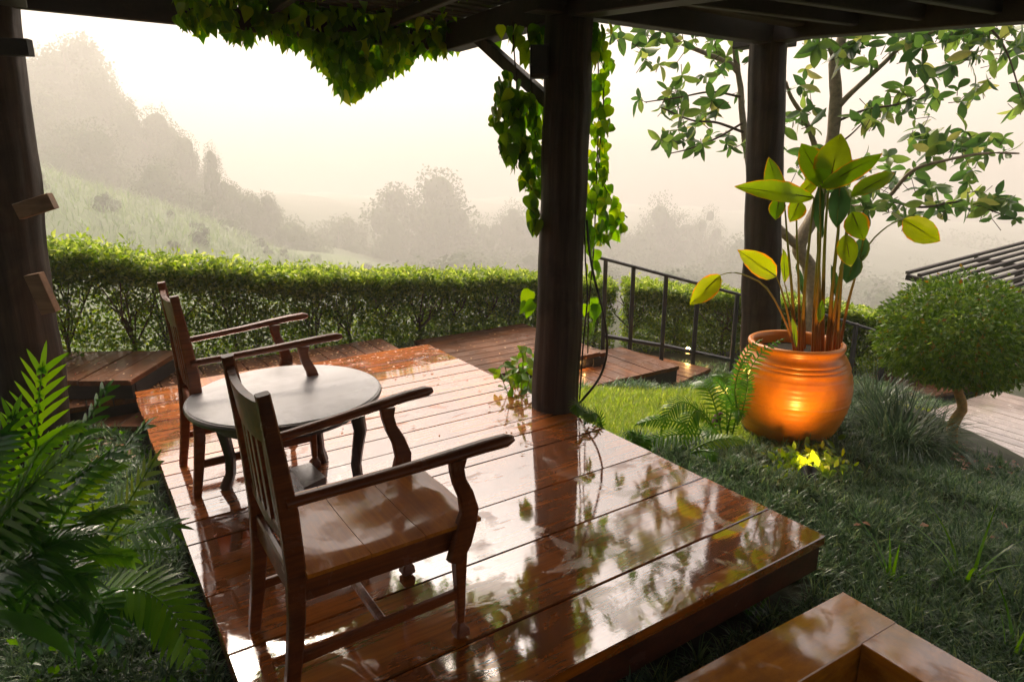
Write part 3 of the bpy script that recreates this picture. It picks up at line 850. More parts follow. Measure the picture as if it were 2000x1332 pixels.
def inside_deck(x, y, m=0.0):
    f = x * EF[0] + y * EF[1]; r = x * ER[0] + y * ER[1]
    return (f > F0 - m) & (f < F1 + m) & (r > R0 - m) & (r < R1 + m)
def inside_bench(x, y, m=0.0):
    dx, dy = x - cB[0], y - cB[1]
    a = -(dx * a_ax[0] + dy * a_ax[1]); b = dx * b_ax[0] + dy * b_ax[1]
    return (a > -m) & (a < LB + m) & (b > -m) & (b < DB + m)

# ------------------------------------------------------------------ individual leaf meshes
def leaf_shape(name, outline, nseg=6, fold=.10, droop=.18, wave=0.0, rim=False, seed=0):
    """outline: list of (t along 0..1, half width); unit length along +x, normal +z, midrib folded, tip drooping"""
    g = np.random.default_rng(seed)
    t = np.array([o[0] for o in outline]); w = np.array([o[1] for o in outline])
    V, Fc, R = [], [], []
    for k, (a, b) in enumerate(zip(t, w)):
        z = -droop * a * a + wave * math.sin(a * 9 + seed)
        e = wave * g.uniform(-1, 1)
        row = [(-1, 1), (-.55, .45), (0, 0), (.55, .45), (1, 1)]
        for s, q in row:
            V.append((a, s * b, z + fold * b * q * 2 + e * abs(s))); R.append(max(abs(s) ** 2 * .9, smooth(.86, 1.0, a) * .9))
    m = 5
    for k in range(len(t) - 1):
        for c in range(m - 1):
            q = k * m + c
            Fc.append((q, q + m, q + m + 1, q + 1))
    me = mesh_from(name, V, Fc, 180)
    if rim:
        at = me.attributes.new('rim', 'FLOAT', 'POINT'); at.data.foreach_set('value', np.array(R, np.float32))
    return me

HEART = [(0.0, .02), (-.06, .20), (.06, .33), (.22, .38), (.42, .33), (.62, .22), (.80, .11), (1.0, .004)]
OVAL = [(0, .012), (.10, .09), (.28, .19), (.50, .235), (.70, .205), (.86, .125), (1.0, .008)]
PADDLE = [(0, .012), (.06, .09), (.18, .19), (.36, .245), (.56, .245), (.74, .19), (.88, .105), (.96, .04), (1.0, .004)]
LANCE = [(0, .010), (.12, .07), (.3, .115), (.55, .115), (.78, .07), (.92, .03), (1, .003)]
def variants(nm, outl, mats, n, **kw):
    out = []
    for k in range(n):
        me = leaf_shape(nm, outl, seed=k, **{a: (b if not isinstance(b, tuple) else b[0] + (b[1] - b[0]) * k / max(1, n - 1)) for a, b in kw.items()})
        me.materials.append(mats[k % len(mats)]); out.append(me)
    return out

def leaf_matrix(p, d, nrm, L):
    d = unit(d); s = unit(np.cross(nrm, d)); n = np.cross(d, s)
    return frame(d * L, s * L, n * L, p)

def mass_from_shapes(name, meshes, mats4):
    """join many copies of small leaf meshes (given matrices) into one mesh, vectorised per variant"""
    base = []
    for me in meshes:
        v = np.empty(len(me.vertices) * 3, np.float32); me.vertices.foreach_get('co', v)
        lp = np.empty(len(me.loops), np.int32); me.loops.foreach_get('vertex_index', lp)
        base.append((v.reshape(-1, 3), lp))
    parts = []
    for k, (v, lp) in enumerate(base):
        Ms = np.array([np.array(m) for q, m in enumerate(mats4) if q % len(base) == k])
        if not len(Ms): continue
        P_ = np.einsum('nij,vj->nvi', Ms[:, :3, :3], v) + Ms[:, None, :3, 3]
        idx = lp[None, :] + (np.arange(len(Ms)) * len(v))[:, None]
        parts.append((P_.reshape(-1, 3), idx.ravel()))
    V, Fc = join(parts)
    return mesh_np(name, V, Fc, 4)

def leafy(parent, meshes, mats4, order_key, nmax=290, mass_name='foliage'):
    """the leaves that show largest become single parts, the rest one mass"""
    idx = np.argsort(order_key)
    first, rest = idx[:nmax], idx[nmax:]
    for q in first:
        me = meshes[int(q) % len(meshes)]
        place('leaf', me, None, parent, True, mats4[q])
    if len(rest):
        me = mass_from_shapes(mass_name, meshes, [mats4[q] for q in rest])
        me.materials.append(meshes[0].materials[0])
        tag(place(mass_name, me, None, parent), kind='stuff')

def view_key(p):                       # distance of a point from the frame and the camera (small = shows large)
    d = p - np.array([0, 0, EYE]); x = d[0]; y = d[1] * math.cos(PITCH) - d[2] * math.sin(PITCH); z = d[1] * math.sin(PITCH) + d[2] * math.cos(PITCH)
    u, v = 1000 + F_PX * x / y, 666 - F_PX * z / y
    out = max(0, -u, u - 2000) + max(0, -v, v - 1332)
    return np.linalg.norm(d) + out * 1.0

# ------------------------------------------------------------------ hedge
HL = [(-1.0, -6.0, 1.06), (-.115, -6.0, .98), (.57, -6.0, .83), (1.138, -6.0, .72), (1.78, -6.0, .61), (2.79, -6.0, .50), (4.28, -6.0, .35)]
HL = [(f, r, z - .07) for f, r, z in HL]
hp = [np.append(W(f, r)[:2], z) for f, r, z in HL] + [np.array(q) for q in ((1.15, 7.45, .20), (1.75, 7.42, .14), (2.57, 7.35, .065), (3.64, 7.3, -.05), (4.15, 7.25, -.16), (5.4, 7.2, -.3))]
def hedge(name, label, pts, nleaf, nstem):
    pts = np.array(spline(pts, 60)); seg = np.linalg.norm(np.diff(pts[:, :2], axis=0), axis=1); cum = np.append(0, np.cumsum(seg)); T_ = cum[-1]
    def samp(s):
        return np.stack([np.interp(s, cum, pts[:, k]) for k in range(3)], 1), unit(np.stack([np.interp(s + .05, cum, pts[:, k]) - np.interp(s - .05, cum, pts[:, k]) for k in range(2)] + [s * 0], 1))
    c0 = samp(np.array([T_ / 2]))[0][0]
    t = thing(name, label, 'hedge', (c0[0], c0[1], float(ground_z(c0[0], c0[1]))))
    # leaves: a dense clipped roof, a looser belly with gaps
    def layer(n, lo, hi, wid, Ls, clumpy):
        s = rng.random(n) * T_
        p, tan = samp(s); nrm = np.stack([-tan[:, 1], tan[:, 0], tan[:, 2]], 1)
        gz = ground_z(p[:, 0], p[:, 1]); h = p[:, 2] - gz
        a = lo + (hi - lo) * rng.random(n); off = (rng.random(n) - .5) * wid
        edge = .012 * np.sin(s * 7) + .012 * np.sin(s * 23 + 1) + .01 * np.sin(s * 51)
        q = p + nrm * off[:, None]; q[:, 2] = gz + h * a + edge * a + rng.normal(size=n) * .012
        k = np.sin(s * 5.3 + off * 9 + a * 4) * np.sin(a * 13 + s * 3.1) + rng.random(n) * clumpy
        keep = k > .15 if clumpy < 3 else np.ones(n, bool)
        q = q[keep]; m = len(q)
        d = rand_dirs(m, .35); nn = rand_dirs(m, .9)
        return leaf_mass(q, d, nn, rng.uniform(*Ls, m), rng.uniform(.016, .026, m))
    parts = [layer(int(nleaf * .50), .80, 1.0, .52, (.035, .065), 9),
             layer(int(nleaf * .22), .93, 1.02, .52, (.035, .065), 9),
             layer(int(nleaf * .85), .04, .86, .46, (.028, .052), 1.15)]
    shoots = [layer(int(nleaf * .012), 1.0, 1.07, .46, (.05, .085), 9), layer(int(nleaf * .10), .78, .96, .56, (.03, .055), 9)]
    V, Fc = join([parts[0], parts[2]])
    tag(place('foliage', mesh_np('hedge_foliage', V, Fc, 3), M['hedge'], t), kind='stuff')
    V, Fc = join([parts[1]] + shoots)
    tag(place('skylit_top_shoots', mesh_np('skylit_hedge_shoots', V, Fc, 3), M['hedgetop'], t), kind='stuff')  # lighter leaf colour also holds the sky's brightness on the clipped top
    for k in range(nstem):
        s = (k + .5 + rng.uniform(-.3, .3)) / nstem * T_
        p, tan = samp(np.array([s])); p = p[0]; gz = float(ground_z(p[0], p[1])); h = p[2] - gz
        b = np.array([p[0], p[1], gz - .03]) + rng.normal(size=3) * np.array([.06, .06, 0])
        mb = MB(); fork = b + np.array([rng.normal() * .03, rng.normal() * .03, h * rng.uniform(.28, .42)])
        mb.tube([b, .5 * (b + fork) + rng.normal(size=3) * .008, fork], [.020, .017, .014], 6)
        for q in range(8):
            e = fork + np.array([rng.normal() * .16, rng.normal() * .12, h * rng.uniform(.30, .55)])
            mdl = .5 * (fork + e) + rng.normal(size=3) * .03
            mb.tube([fork, mdl, e], [.010, .007, .004], 4, cap=False)
            for w_ in range(2):
                e2 = mdl + np.array([rng.normal() * .10, rng.normal() * .08, h * rng.uniform(.1, .3)])
                mb.tube([mdl, .5 * (mdl + e2) + rng.normal(size=3) * .015, e2], [.005, .004, .0025], 4, cap=False)
        mb.build('stem', M['twig'], t, 60)
    return t
hedge('hedge', 'clipped green hedge with bare lower stems running behind the deck', hp[:8], 80000, 17)
hedge('hedge', 'clipped green hedge behind the iron railing, right of the thick post', [hp[7] + np.array([.12, 0, -.02])] + hp[8:], 60000, 11)

# ------------------------------------------------------------------ ground cover: mondo grass and a patch of lawn
def lawn_mask(x, y):
    return ((x - 1.05) / .78) ** 2 + ((y - 4.55) / .62) ** 2 + .25 * np.sin(x * 7) * np.cos(y * 6)
def cover_points(n, xr, yr, dens_falloff=True):
    x = rng.uniform(*xr, n); y = rng.uniform(*yr, n)
    d = np.hypot(x, y)
    keep = ~inside_deck(x, y, .01) & ~inside_bench(x, y, .005) & (0.831 * y - 0.556 * x < 5.9)
    keep &= rng.random(n) < np.clip((3.4 / d) ** 1.6, .08, 1)
    keep &= (np.abs(x) < y * .86 + .5)
    for c0, ax, ay, L, D in PLATS:
        a_, b_ = (x - c0[0]) * ax[0] + (y - c0[1]) * ax[1], (x - c0[0]) * ay[0] + (y - c0[1]) * ay[1]
        keep &= ~((a_ > -.01) & (a_ < L + .01) & (b_ > -.01) & (b_ < D + .01))
    return x[keep], y[keep]
x, y = cover_points(48000, (-3.6, 5.6), (1.1, 6.6))
k = (lawn_mask(x, y) > 1) & (np.hypot(x - PCX, y - PCY) > .25)
x, y = x[k], y[k]
mound = .035 + .035 * np.sin(x * 5.1 + .7 * np.sin(y * 4)) * np.sin(y * 4.3) + .02 * np.sin(x * 11) * np.sin(y * 13)
mound = np.maximum(mound, .005)
size = rng.uniform(.7, 1.25, len(x))
NB = 13                                    # every tuft is a rosette of arching blades
x, y, mound, size = (np.repeat(q, NB) for q in (x, y, mound, size))
ang = rng.random(len(x)) * 2 * math.pi
rad = np.sqrt(rng.random(len(x))) * .022
px_, py_ = x + rad * np.cos(ang), y + rad * np.sin(ang)
kk = ~inside_deck(px_, py_, .0)
px_, py_, ang, mound, size = px_[kk], py_[kk], ang[kk], mound[kk], size[kk]
ang = ang + rng.normal(size=len(ang)) * .35
V, Fc = blades(np.stack([px_, py_, ground_z(px_, py_) - .01 + mound], 1), np.stack([np.cos(ang), np.sin(ang), 0 * ang], 1), rng.uniform(.05, .10, len(ang)) * size, rng.uniform(.0055, .009, len(ang)), rng.uniform(.35, 2.1, len(ang)))
tag(place('ground_cover', mesh_np('ground_cover', V, Fc, 4), M['mondo']), 'dark dwarf mondo grass covering the ground around the deck', 'ground cover', kind='stuff')
x, y = cover_points(90000, (.2, 2.1), (3.7, 5.6), False)
k = (lawn_mask(x, y) < 1.1) & (np.hypot(x - PCX, y - PCY) > .30)
x2, y2 = cover_points(60000, (3.2, 6.2), (4.3, 6.4)); k2 = rng.random(len(x2)) < .6
x, y = np.append(x[k], x2[k2]), np.append(y[k], y2[k2])
ang = rng.random(len(x)) * 2 * math.pi
V, Fc = blades(np.stack([x, y, ground_z(x, y) - .005], 1), np.stack([np.cos(ang), np.sin(ang), 0 * ang], 1), rng.uniform(.035, .085, len(x)), rng.uniform(.0045, .007, len(x)), rng.uniform(.3, 1.5, len(x)), 2)
tag(place('lawn', mesh_np('lawn', V, Fc, 4), M['lawn']), 'light green grass patch behind the thick post', 'lawn', kind='stuff')

# broad-leaved small weeds under the deck edge on the left
n = 2600
x = rng.uniform(-3.2, -.2, n); y = rng.uniform(1.2, 4.3, n)
k = ~inside_deck(x, y, .0) & inside_deck(x, y, 1.1); x, y = x[k], y[k]
p = np.stack([x, y, ground_z(x, y) + rng.uniform(.01, .13, len(x))], 1)
V, Fc = leaf_mass(p, rand_dirs(len(x), .1), rand_dirs(len(x), 1.2), rng.uniform(.03, .06, len(x)), rng.uniform(.015, .028, len(x)))
tag(place('low_weeds', mesh_np('low_weeds', V, Fc, 3), M['fern']), 'small leafy weeds in the shade left of the deck', 'weeds', kind='stuff')

# ------------------------------------------------------------------ vines on the pergola
VL = variants('vine_leaf', HEART, [M['vine']], 5, fold=(.02, .16), droop=(.08, .35), wave=(.0, .02))
def in_poly(u, v, poly):
    c = False; n = len(poly)
    for k in range(n):
        (x0, y0), (x1, y1) = poly[k], poly[(k + 1) % n]
        if (y0 > v) != (y1 > v) and u < (x1 - x0) * (v - y0) / (y1 - y0) + x0: c = not c
    return c
def vine_leaves(poly, n, r, jit, size, dense=True):
    us = [q[0] for q in poly]; vs = [q[1] for q in poly]; out = []
    while len(out) < n:
        u, v = rng.uniform(min(us), max(us)), rng.uniform(min(vs), max(vs))
        if not in_poly(u, v, poly): continue
        tb_ = np.clip(((u - 1065) * -125 + (v - 190) * -128) / 32009., 0, 1)       # keep the brace clear of leaves
        if r > -4.6 and math.hypot(u - 1065 + 125 * tb_, v - 190 + 128 * tb_) < 24: continue
        p = at_r(u, v, r + rng.normal() * jit)
        az = rng.normal() * .9
        nrm = -ER * 0 + ER * math.cos(az) + EF * math.sin(az) + UP * rng.uniform(-.1, .7)
        d = -UP + rng.normal(size=3) * .42
        d = d - unit(nrm) * (d @ unit(nrm)) * .8
        L = rng.uniform(*size)
        out.append((p, leaf_matrix(p - unit(d) * L * .4, d, nrm, L)))
    return out
eave = [(335, -30), (345, 22), (352, 48), (390, 66), (430, 64), (470, 82), (520, 76), (560, 90), (598, 96), (606, 118), (640, 150), (660, 188), (690, 196), (712, 176), (760, 140), (806, 120), (816, 104), (850, 108), (900, 98), (950, 80), (975, 84), (1000, 60), (1060, 40), (1060, -30)]
vl = vine_leaves(eave, 850, -4.70, .07, (.065, .12)) + vine_leaves(eave, 620, -4.46, .05, (.065, .115))
lobe = [(598, 80), (600, 118), (640, 150), (660, 192), (692, 198), (712, 176), (740, 160), (806, 128), (815, 80)]
vl += vine_leaves(lobe, 190, -4.74, .08, (.065, .115))
for k in range(900):                                      # the tangle lying on top of the slats
    p = W(rng.uniform(.9, 2.6), rng.uniform(-4.75, -3.2), ZB + .24 + abs(rng.normal()) * .10)
    d = rand_dirs(1, -.2)[0]; L = rng.uniform(.09, .15)
    vl.append((p, leaf_matrix(p, d, rand_dirs(1, 1.0)[0], L)))
v1 = thing('vine', 'leafy green vine spilling over the pergola eave above the table', 'vine', W(1.7, -4.6, ZB + .25))
leafy(v1, VL, [m for p, m in vl], [view_key(p) for p, m in vl])
g = MB()
for k in range(12):
    u0 = rng.uniform(420, 1000)
    a, b = at_r(u0, -5, -4.55), at_r(u0 + rng.uniform(-60, 60), rng.uniform(40, 110), -4.66)
    MB().tube([a, .5 * (a + b) + rng.normal(size=3) * .05, b], [.006, .005, .003], 5).build('stem', M['twig'], v1, 60)

left_post = [(975, 60), (985, 110), (972, 170), (962, 220), (958, 245), (975, 255), (975, 300), (990, 320), (1015, 338), (1018, 365), (1035, 372), (1045, 400), (1058, 400), (1068, 300), (1072, 60)]
right_post = [(1148, 48), (1150, 240), (1146, 330), (1140, 420), (1138, 480), (1160, 486), (1190, 470), (1222, 455), (1222, 420), (1205, 395), (1190, 350), (1185, 320), (1188, 270), (1194, 225), (1188, 180), (1198, 140), (1182, 90), (1196, 50)]
vl = vine_leaves(left_post, 330, -3.42, .05, (.055, .105)) + vine_leaves(right_post, 240, -3.20, .05, (.055, .10))
for poly, n in (([(1032, 395), (1058, 395), (1052, 470), (1030, 440)], 10), ([(1140, 485), (1172, 500), (1168, 545), (1140, 540)], 7), ([(1142, 590), (1165, 595), (1160, 700), (1140, 640)], 8), ([(1018, 560), (1040, 585), (1040, 620), (1020, 600)], 4)):
    vl += vine_leaves(poly, n, -3.2, .03, (.08, .12))
v2 = thing('vine', 'green vine hanging in strands around the thick post', 'vine', W(2.42, -3.3, 1.9))
leafy(v2, VL, [m for p, m in vl], [view_key(p) for p, m in vl])
g = MB()
for pts in ([(1000, 40), (1010, 180), (1020, 300), (1048, 400)], [(1030, 50), (1040, 200), (1050, 330)], [(1165, 45), (1170, 200), (1165, 340), (1160, 480), (1150, 600), (1148, 690)], [(1180, 60), (1178, 220), (1170, 330), (1200, 400), (1225, 425)]):
    MB().tube(spline([at_r(u, v, -3.42 if u < 1100 else -3.2) for u, v in pts], 14), .0045, 5).build('stem', M['twig'], v2, 60)

# small leafy plant at the foot of the post
pl_ = []
for k in range(95):
    u, v = rng.normal(1012, 24), rng.normal(722, 34)
    if v < 655 + abs(u - 1040) * .9 or u > 1048 or u < 975: continue
    p = at_y(u, v, rng.uniform(4.15, 4.4)); d = rand_dirs(1, .2)[0]; L = rng.uniform(.06, .10)
    pl_.append((p, leaf_matrix(p, d, unit(np.array([-.2, -1, .8]) + rng.normal(size=3) * .5), L)))
sm = thing('shrub', 'small bright leafy shrub growing against the left foot of the thick post', 'shrub', (*at_y(1015, 740, 4.3)[:2], -.27))
leafy(sm, variants('shrub_leaf', OVAL, [M['limefern'], M['fern']], 4, fold=.1, droop=.2, wave=.01), [m for p, m in pl_], [view_key(p) for p, m in pl_])
g = MB(); b = np.array([*at_y(1015, 740, 4.3)[:2], -.29])
for p, m in pl_[:14]: MB().tube([b, .5 * (b + p) + UP * .04, p], .003, 4).build('stem', M['greenstem'], sm, 60)
# ------------------------------------------------------------------ broad-leaved tree at the right
tree = thing('tree', 'broad-leaved tree with grey crooked branches behind the right-hand post', 'tree', (*at_y(1590, 640, 7.0)[:2], float(ground_z(*at_y(1590, 640, 7.0)[:2]))))
def px_path(lst, n=16): return spline([at_y(u, v, y) for u, v, y in lst], n)
g = MB()
b0 = at_y(1592, 640, 7.0); b0[2] = float(ground_z(b0[0], b0[1])) - .1
trunk = [b0] + [at_y(u, v, y) for u, v, y in [(1590, 590, 7.0), (1580, 520, 6.95), (1560, 480, 6.9), (1600, 400, 6.9), (1622, 300, 6.85), (1632, 200, 6.8), (1630, 120, 6.8), (1648, 60, 6.75), (1655, -60, 6.8), (1690, -220, 6.8)]]
g.tube(spline(trunk, 40), np.interp(np.linspace(0, 1, 40), [0, .35, .7, 1], [.085, .068, .052, .02]), 9, wob=.12, rs=4)
g.build('trunk', M['bark'], tree, 60)
limbs = [([(1560, 482, 6.9), (1535, 460, 6.75), (1500, 420, 6.7), (1465, 330, 6.7), (1450, 230, 6.7), (1440, 140, 6.7), (1390, 110, 6.6), (1320, 80, 6.5), (1270, 40, 6.4)], .05, .012),
         ([(1596, 300, 6.85), (1575, 240, 6.7), (1545, 190, 6.6), (1535, 160, 6.5)], .03, .012),
         ([(1632, 215, 6.8), (1665, 180, 6.7), (1720, 130, 6.6), (1770, 85, 6.5), (1830, 60, 6.4), (1900, 20, 6.3)], .030, .010),
         ([(1632, 125, 6.8), (1618, 90, 6.7), (1600, 40, 6.6), (1590, -60, 6.5)], .022, .01),
         ([(1640, 235, 6.8), (1690, 215, 6.6), (1750, 205, 6.4), (1810, 190, 6.3)], .014, .006),
         ([(1605, 395, 6.9), (1680, 405, 6.6), (1730, 390, 6.4), (1780, 335, 6.2), (1840, 315, 6.1), (1920, 300, 6.0), (1990, 300, 6.0)], .026, .008),
         ([(1730, 390, 6.4), (1800, 405, 6.2), (1880, 395, 6.1), (1960, 420, 6.0)], .014, .006),
         ([(1625, 290, 6.85), (1660, 265, 6.6), (1690, 235, 6.5)], .012, .005),
         ([(1455, 260, 6.7), (1400, 240, 6.5), (1350, 235, 6.4), (1290, 210, 6.3)], .014, .006),
         ([(1452, 240, 6.7), (1400, 270, 6.5), (1350, 290, 6.4), (1310, 300, 6.3)], .012, .005),
         ([(1448, 190, 6.7), (1390, 180, 6.5), (1330, 190, 6.4), (1260, 200, 6.3)], .012, .005),
         ([(1655, -60, 6.8), (1760, -140, 6.4), (1880, -200, 6.2)], .03, .01), ([(1440, 140, 6.7), (1420, -40, 6.5), (1380, -200, 6.3)], .03, .01),
         ([(1900, 20, 6.3), (1960, 90, 6.1), (1995, 190, 6.0)], .012, .005)]
for pts, r0, r1 in limbs:
    MB().tube(px_path(pts, 22), np.linspace(r0, r1, 22), 7, wob=.10, rs=int(r0 * 1e4)).build('branch', M['bark'] if r0 > .02 else M['twig'], tree, 60)
blobs = [(1330, 105, 95, 55, 13), (1290, 200, 45, 45, 9), (1375, 180, 70, 50, 12), (1335, 262, 75, 38, 11), (1400, 285, 50, 25, 6), (1440, 90, 40, 40, 5),
         (1570, 205, 38, 50, 9), (1558, 285, 60, 55, 10), (1590, 120, 40, 40, 5), (1665, 100, 45, 35, 5), (1700, 225, 35, 30, 5), (1765, 205, 75, 38, 13), (1840, 100, 85, 45, 16),
         (1940, 85, 70, 50, 16), (1990, 200, 20, 45, 5), (1735, 330, 60, 42, 12), (1830, 285, 80, 38, 16), (1925, 300, 65, 40, 15), (1760, 400, 80, 30, 13), (1880, 385, 95, 40, 18), (1960, 410, 45, 30, 7),
         (1690, 380, 50, 40, 8), (1620, 330, 60, 50, 9), (1330, 45, 110, 35, 16), (1240, 70, 45, 30, 7), (1740, 60, 120, 45, 20), (1920, 40, 90, 50, 20), (1600, 60, 90, 40, 12), (1860, 170, 90, 40, 10),
         (1400, -110, 220, 70, 26), (1700, -120, 240, 80, 30), (2000, -100, 180, 90, 18), (1560, -320, 360, 110, 34), (1900, -330, 240, 110, 20), (2110, 150, 80, 140, 18), (2120, 350, 90, 70, 10)]
TL = variants('tree_leaf', OVAL, [M['tree']], 6, fold=(.02, .2), droop=(.05, .45), wave=(.0, .015))
tl = []; tw = MB()
for u, v, ru, rv, n in blobs:
    for k in range(int(n * (1.0 if v > 0 else 1.35))):
        a, q = rng.random() * 6.28, math.sqrt(rng.random())
        c = at_y(u + ru * q * math.cos(a), v + rv * q * math.sin(a), rng.uniform(5.9, 7.0))
        ax = unit(rng.normal(size=3) * .8 + np.array([0, -.2, .35]))
        tw.tube([c - ax * rng.uniform(.04, .14) - UP * .02, c], [.004, .003], 4, cap=False)
        e1_ = unit(np.cross(ax, [.3, .5, .8])); e2_ = np.cross(ax, e1_); ph = rng.random() * 6.28
        m = rng.integers(3, 7)
        for w_ in range(m):
            b = ph + 6.283 * w_ / m + rng.normal() * .25
            d = unit(ax * rng.uniform(-.1, 1.0) + e1_ * math.cos(b) + e2_ * math.sin(b) - UP * .35)
            L = rng.uniform(.07, .195)
            nrm = unit(ax + rng.normal(size=3) * .5)
            tl.append((c, leaf_matrix(c, d, nrm - d * (nrm @ d), L)))
tw.build('twig', M['twig'], tree, 60)['kind'] = 'stuff'
leafy(tree, TL, [m for p, m in tl], [view_key(p) for p, m in tl])

# ------------------------------------------------------------------ pots and the paddle-leaved plant
def make_pot(name, label, c, scale=1.0):
    t = thing(name, label, 'pot', c)
    pr = [(.250, 0), (.270, .006), (.290, .03), (.308, .07), (.332, .13), (.354, .20), (.367, .27), (.371, .34), (.364, .41), (.350, .465),
          (.344, .478), (.347, .485), (.343, .494), (.334, .503), (.336, .510), (.331, .520), (.320, .530), (.322, .537), (.315, .548), (.304, .560), (.296, .574), (.293, .588),
          (.294, .600), (.300, .608), (.303, .618), (.301, .630), (.292, .637), (.276, .637), (.266, .628), (.262, .60), (.26, .55)]
    zz = np.array([q[1] for q in pr]); rr_ = np.array([q[0] for q in pr])
    body = [(float(np.interp(z, zz[:10], rr_[:10])) + (.0022 if k % 2 else -.0012) * min(1, z / .1) + .001 * math.sin(k * 1.7), float(z)) for k, z in enumerate(np.arange(.03, .45, .009))]
    pr = pr[:3] + body + pr[10:]
    MB().lathe([(r * scale, z * scale) for r, z in pr], (0, 0, 0), 56).build('body', M['glaze'], t, 55, False)
    MB().lathe([(.263 * scale, .555 * scale), (.15 * scale, .565 * scale), (.004, .57 * scale)], (0, 0, 0), 40).build('soil', M['soil'], t, 60, False)
    return t
PC = np.array([PCX, PCY, -.272])
pot = make_pot('plant_pot', 'large round orange glazed pot glowing in a spotlight', PC)
plant = thing('potted_plant', 'tall plant with yellow-green paddle leaves in the glowing orange pot', 'plant', PC + UP * .55)
def pleaf(base, tip, wpx, mat, face=0.0, y0=4.22, y1=None, fold=.16, wave=.022, droop=.13, stalk=None, sr=.007, smat='stem'):
    """blade from base to tip (survey pixels), a stalk running down to the soil"""
    y1 = y0 if y1 is None else y1
    a, b = at_y(*base, y0), at_y(*tip, y1); d = b - a; L = float(np.linalg.norm(d))
    view = unit(np.array([0, 0, EYE]) - .5 * (a + b))
    side = unit(np.cross(d, view)); nrm = unit(view * math.cos(face) + side * math.sin(face))
    sc = (wpx * .86 / 1300 * 4.45) / (L * .49)
    me = leaf_shape('paddle_blade', [(t, w * sc) for t, w in PADDLE], fold=fold, droop=droop, wave=wave, rim=True, seed=int(base[0] + tip[1]))
    me.materials.append(M[mat])
    o = place('leaf', me, None, plant, True, leaf_matrix(a, d, nrm, L))
    # midrib and side veins follow the blade: a slim raised rib
    q = np.array([[t * 1.0, 0, -droop * t * t - .004] for t in np.linspace(.0, .97, 8)])
    Mx = np.array(leaf_matrix(a, d, nrm, L)); qq = q @ Mx[:3, :3].T + Mx[:3, 3]
    rb_ = MB().tube(qq, np.linspace(.0042, .0014, 8), 5); rbo = rb_.build('midrib', M['greenstem'], plant, 60)
    if stalk is not None:
        pts = [at_y(*s[:2], s[2] if len(s) > 2 else y0) for s in stalk] + [a]
        n = 14
        MB().tube(spline(pts, n), np.linspace(sr * 1.25, sr * .5, n), 7).build('stalk', M[smat], plant, 60)
    return o
Yp = 4.22
pleaf((1612, 368), (1568, 278), 60, 'paddle', .35, Yp, 4.3, stalk=[(1588, 690), (1592, 580), (1600, 470)], sr=.011)
pleaf((1618, 372), (1638, 262), 74, 'paddle', -.25, Yp, 4.18, stalk=[(1606, 690), (1608, 560), (1612, 450)], sr=.012)
pleaf((1604, 366), (1724, 300), 44, 'paddle', .5, 4.18, 4.05, droop=.02, stalk=[(1598, 690), (1600, 560), (1598, 450)], sr=.011)
pleaf((1662, 385), (1750, 330), 40, 'paddle', -.4, 4.26, 4.3, stalk=[(1628, 690), (1640, 560), (1652, 460)], sr=.010)
pleaf((1532, 392), (1496, 312), 44, 'paddle', -.5, 4.2, 4.2, stalk=[(1556, 690), (1546, 560), (1538, 470)], sr=.009)
pleaf((1590, 386), (1440, 362), 44, 'paddle', .3, 4.15, 4.0, droop=.06, stalk=[(1566, 690), (1572, 560), (1584, 440)], sr=.010)
pleaf((1556, 388), (1604, 338), 30, 'yellowpaddle', .3, 4.24, 4.24, stalk=[(1562, 690), (1560, 560), (1556, 450)], sr=.008)
pleaf((1522, 388), (1514, 428), 34, 'paddle', .2, 4.24, 4.2)
pleaf((1562, 392), (1546, 432), 40, 'paddle', -.3, 4.22, 4.16)
pleaf((1602, 362), (1598, 468), 24, 'darkpaddle', .5, 4.12, 4.12, stalk=[(1592, 690), (1596, 580), (1602, 470)], sr=.010)
pleaf((1640, 362), (1636, 444), 42, 'darkpaddle', -.2, 4.16, 4.10, stalk=[(1616, 690), (1626, 560), (1638, 440)], sr=.012)
pleaf((1664, 415), (1686, 468), 48, 'yellowpaddle', .1, 4.14, 4.06, stalk=[(1620, 690), (1634, 580), (1652, 470)], sr=.009)
pleaf((1652, 458), (1660, 522), 40, 'paddle', .2, 4.10, 4.06, stalk=[(1634, 690), (1640, 600), (1646, 520)], sr=.008)
pleaf((1688, 462), (1670, 522), 34, 'darkpaddle', -.3, 4.2, 4.2, stalk=[(1638, 690), (1655, 600), (1676, 520)], sr=.008)
pleaf((1672, 500), (1652, 552), 46, 'darkpaddle', .3, 4.2, 4.16)
pleaf((1764, 428), (1836, 474), 52, 'yellowpaddle', .15, 4.2, 4.1, droop=.14, stalk=[(1640, 690), (1656, 590), (1690, 490), (1730, 445)], sr=.0065)
pleaf((1516, 540), (1449, 492), 46, 'yellowpaddle', .1, 4.1, 4.0, stalk=[(1552, 690), (1540, 620), (1526, 565)], sr=.007)
pleaf((1406, 538), (1350, 594), 44, 'yellowpaddle', -.1, 4.08, 4.0, droop=.08, stalk=[(1556, 690), (1530, 620), (1495, 560), (1450, 536), (1425, 533)], sr=.006)
pleaf((1532, 552), (1534, 486), 20, 'paddle', .6, 4.2, 4.2, stalk=[(1558, 690), (1548, 620)], sr=.006)
pleaf((1600, 630), (1607, 586), 16, 'paddle', .2, 4.1, 4.1, stalk=[(1596, 690), (1598, 660)], sr=.005)
pleaf((1553, 680), (1551, 622), 14, 'yellowpaddle', .5, 4.1, 4.1)
pleaf((1636, 585), (1628, 520), 18, 'darkpaddle', .4, 4.16, 4.14, stalk=[(1640, 690), (1640, 640)], sr=.006)
pleaf((1568, 575), (1560, 515), 14, 'darkpaddle', .6, 4.3, 4.3, stalk=[(1572, 690), (1572, 630)], sr=.005)

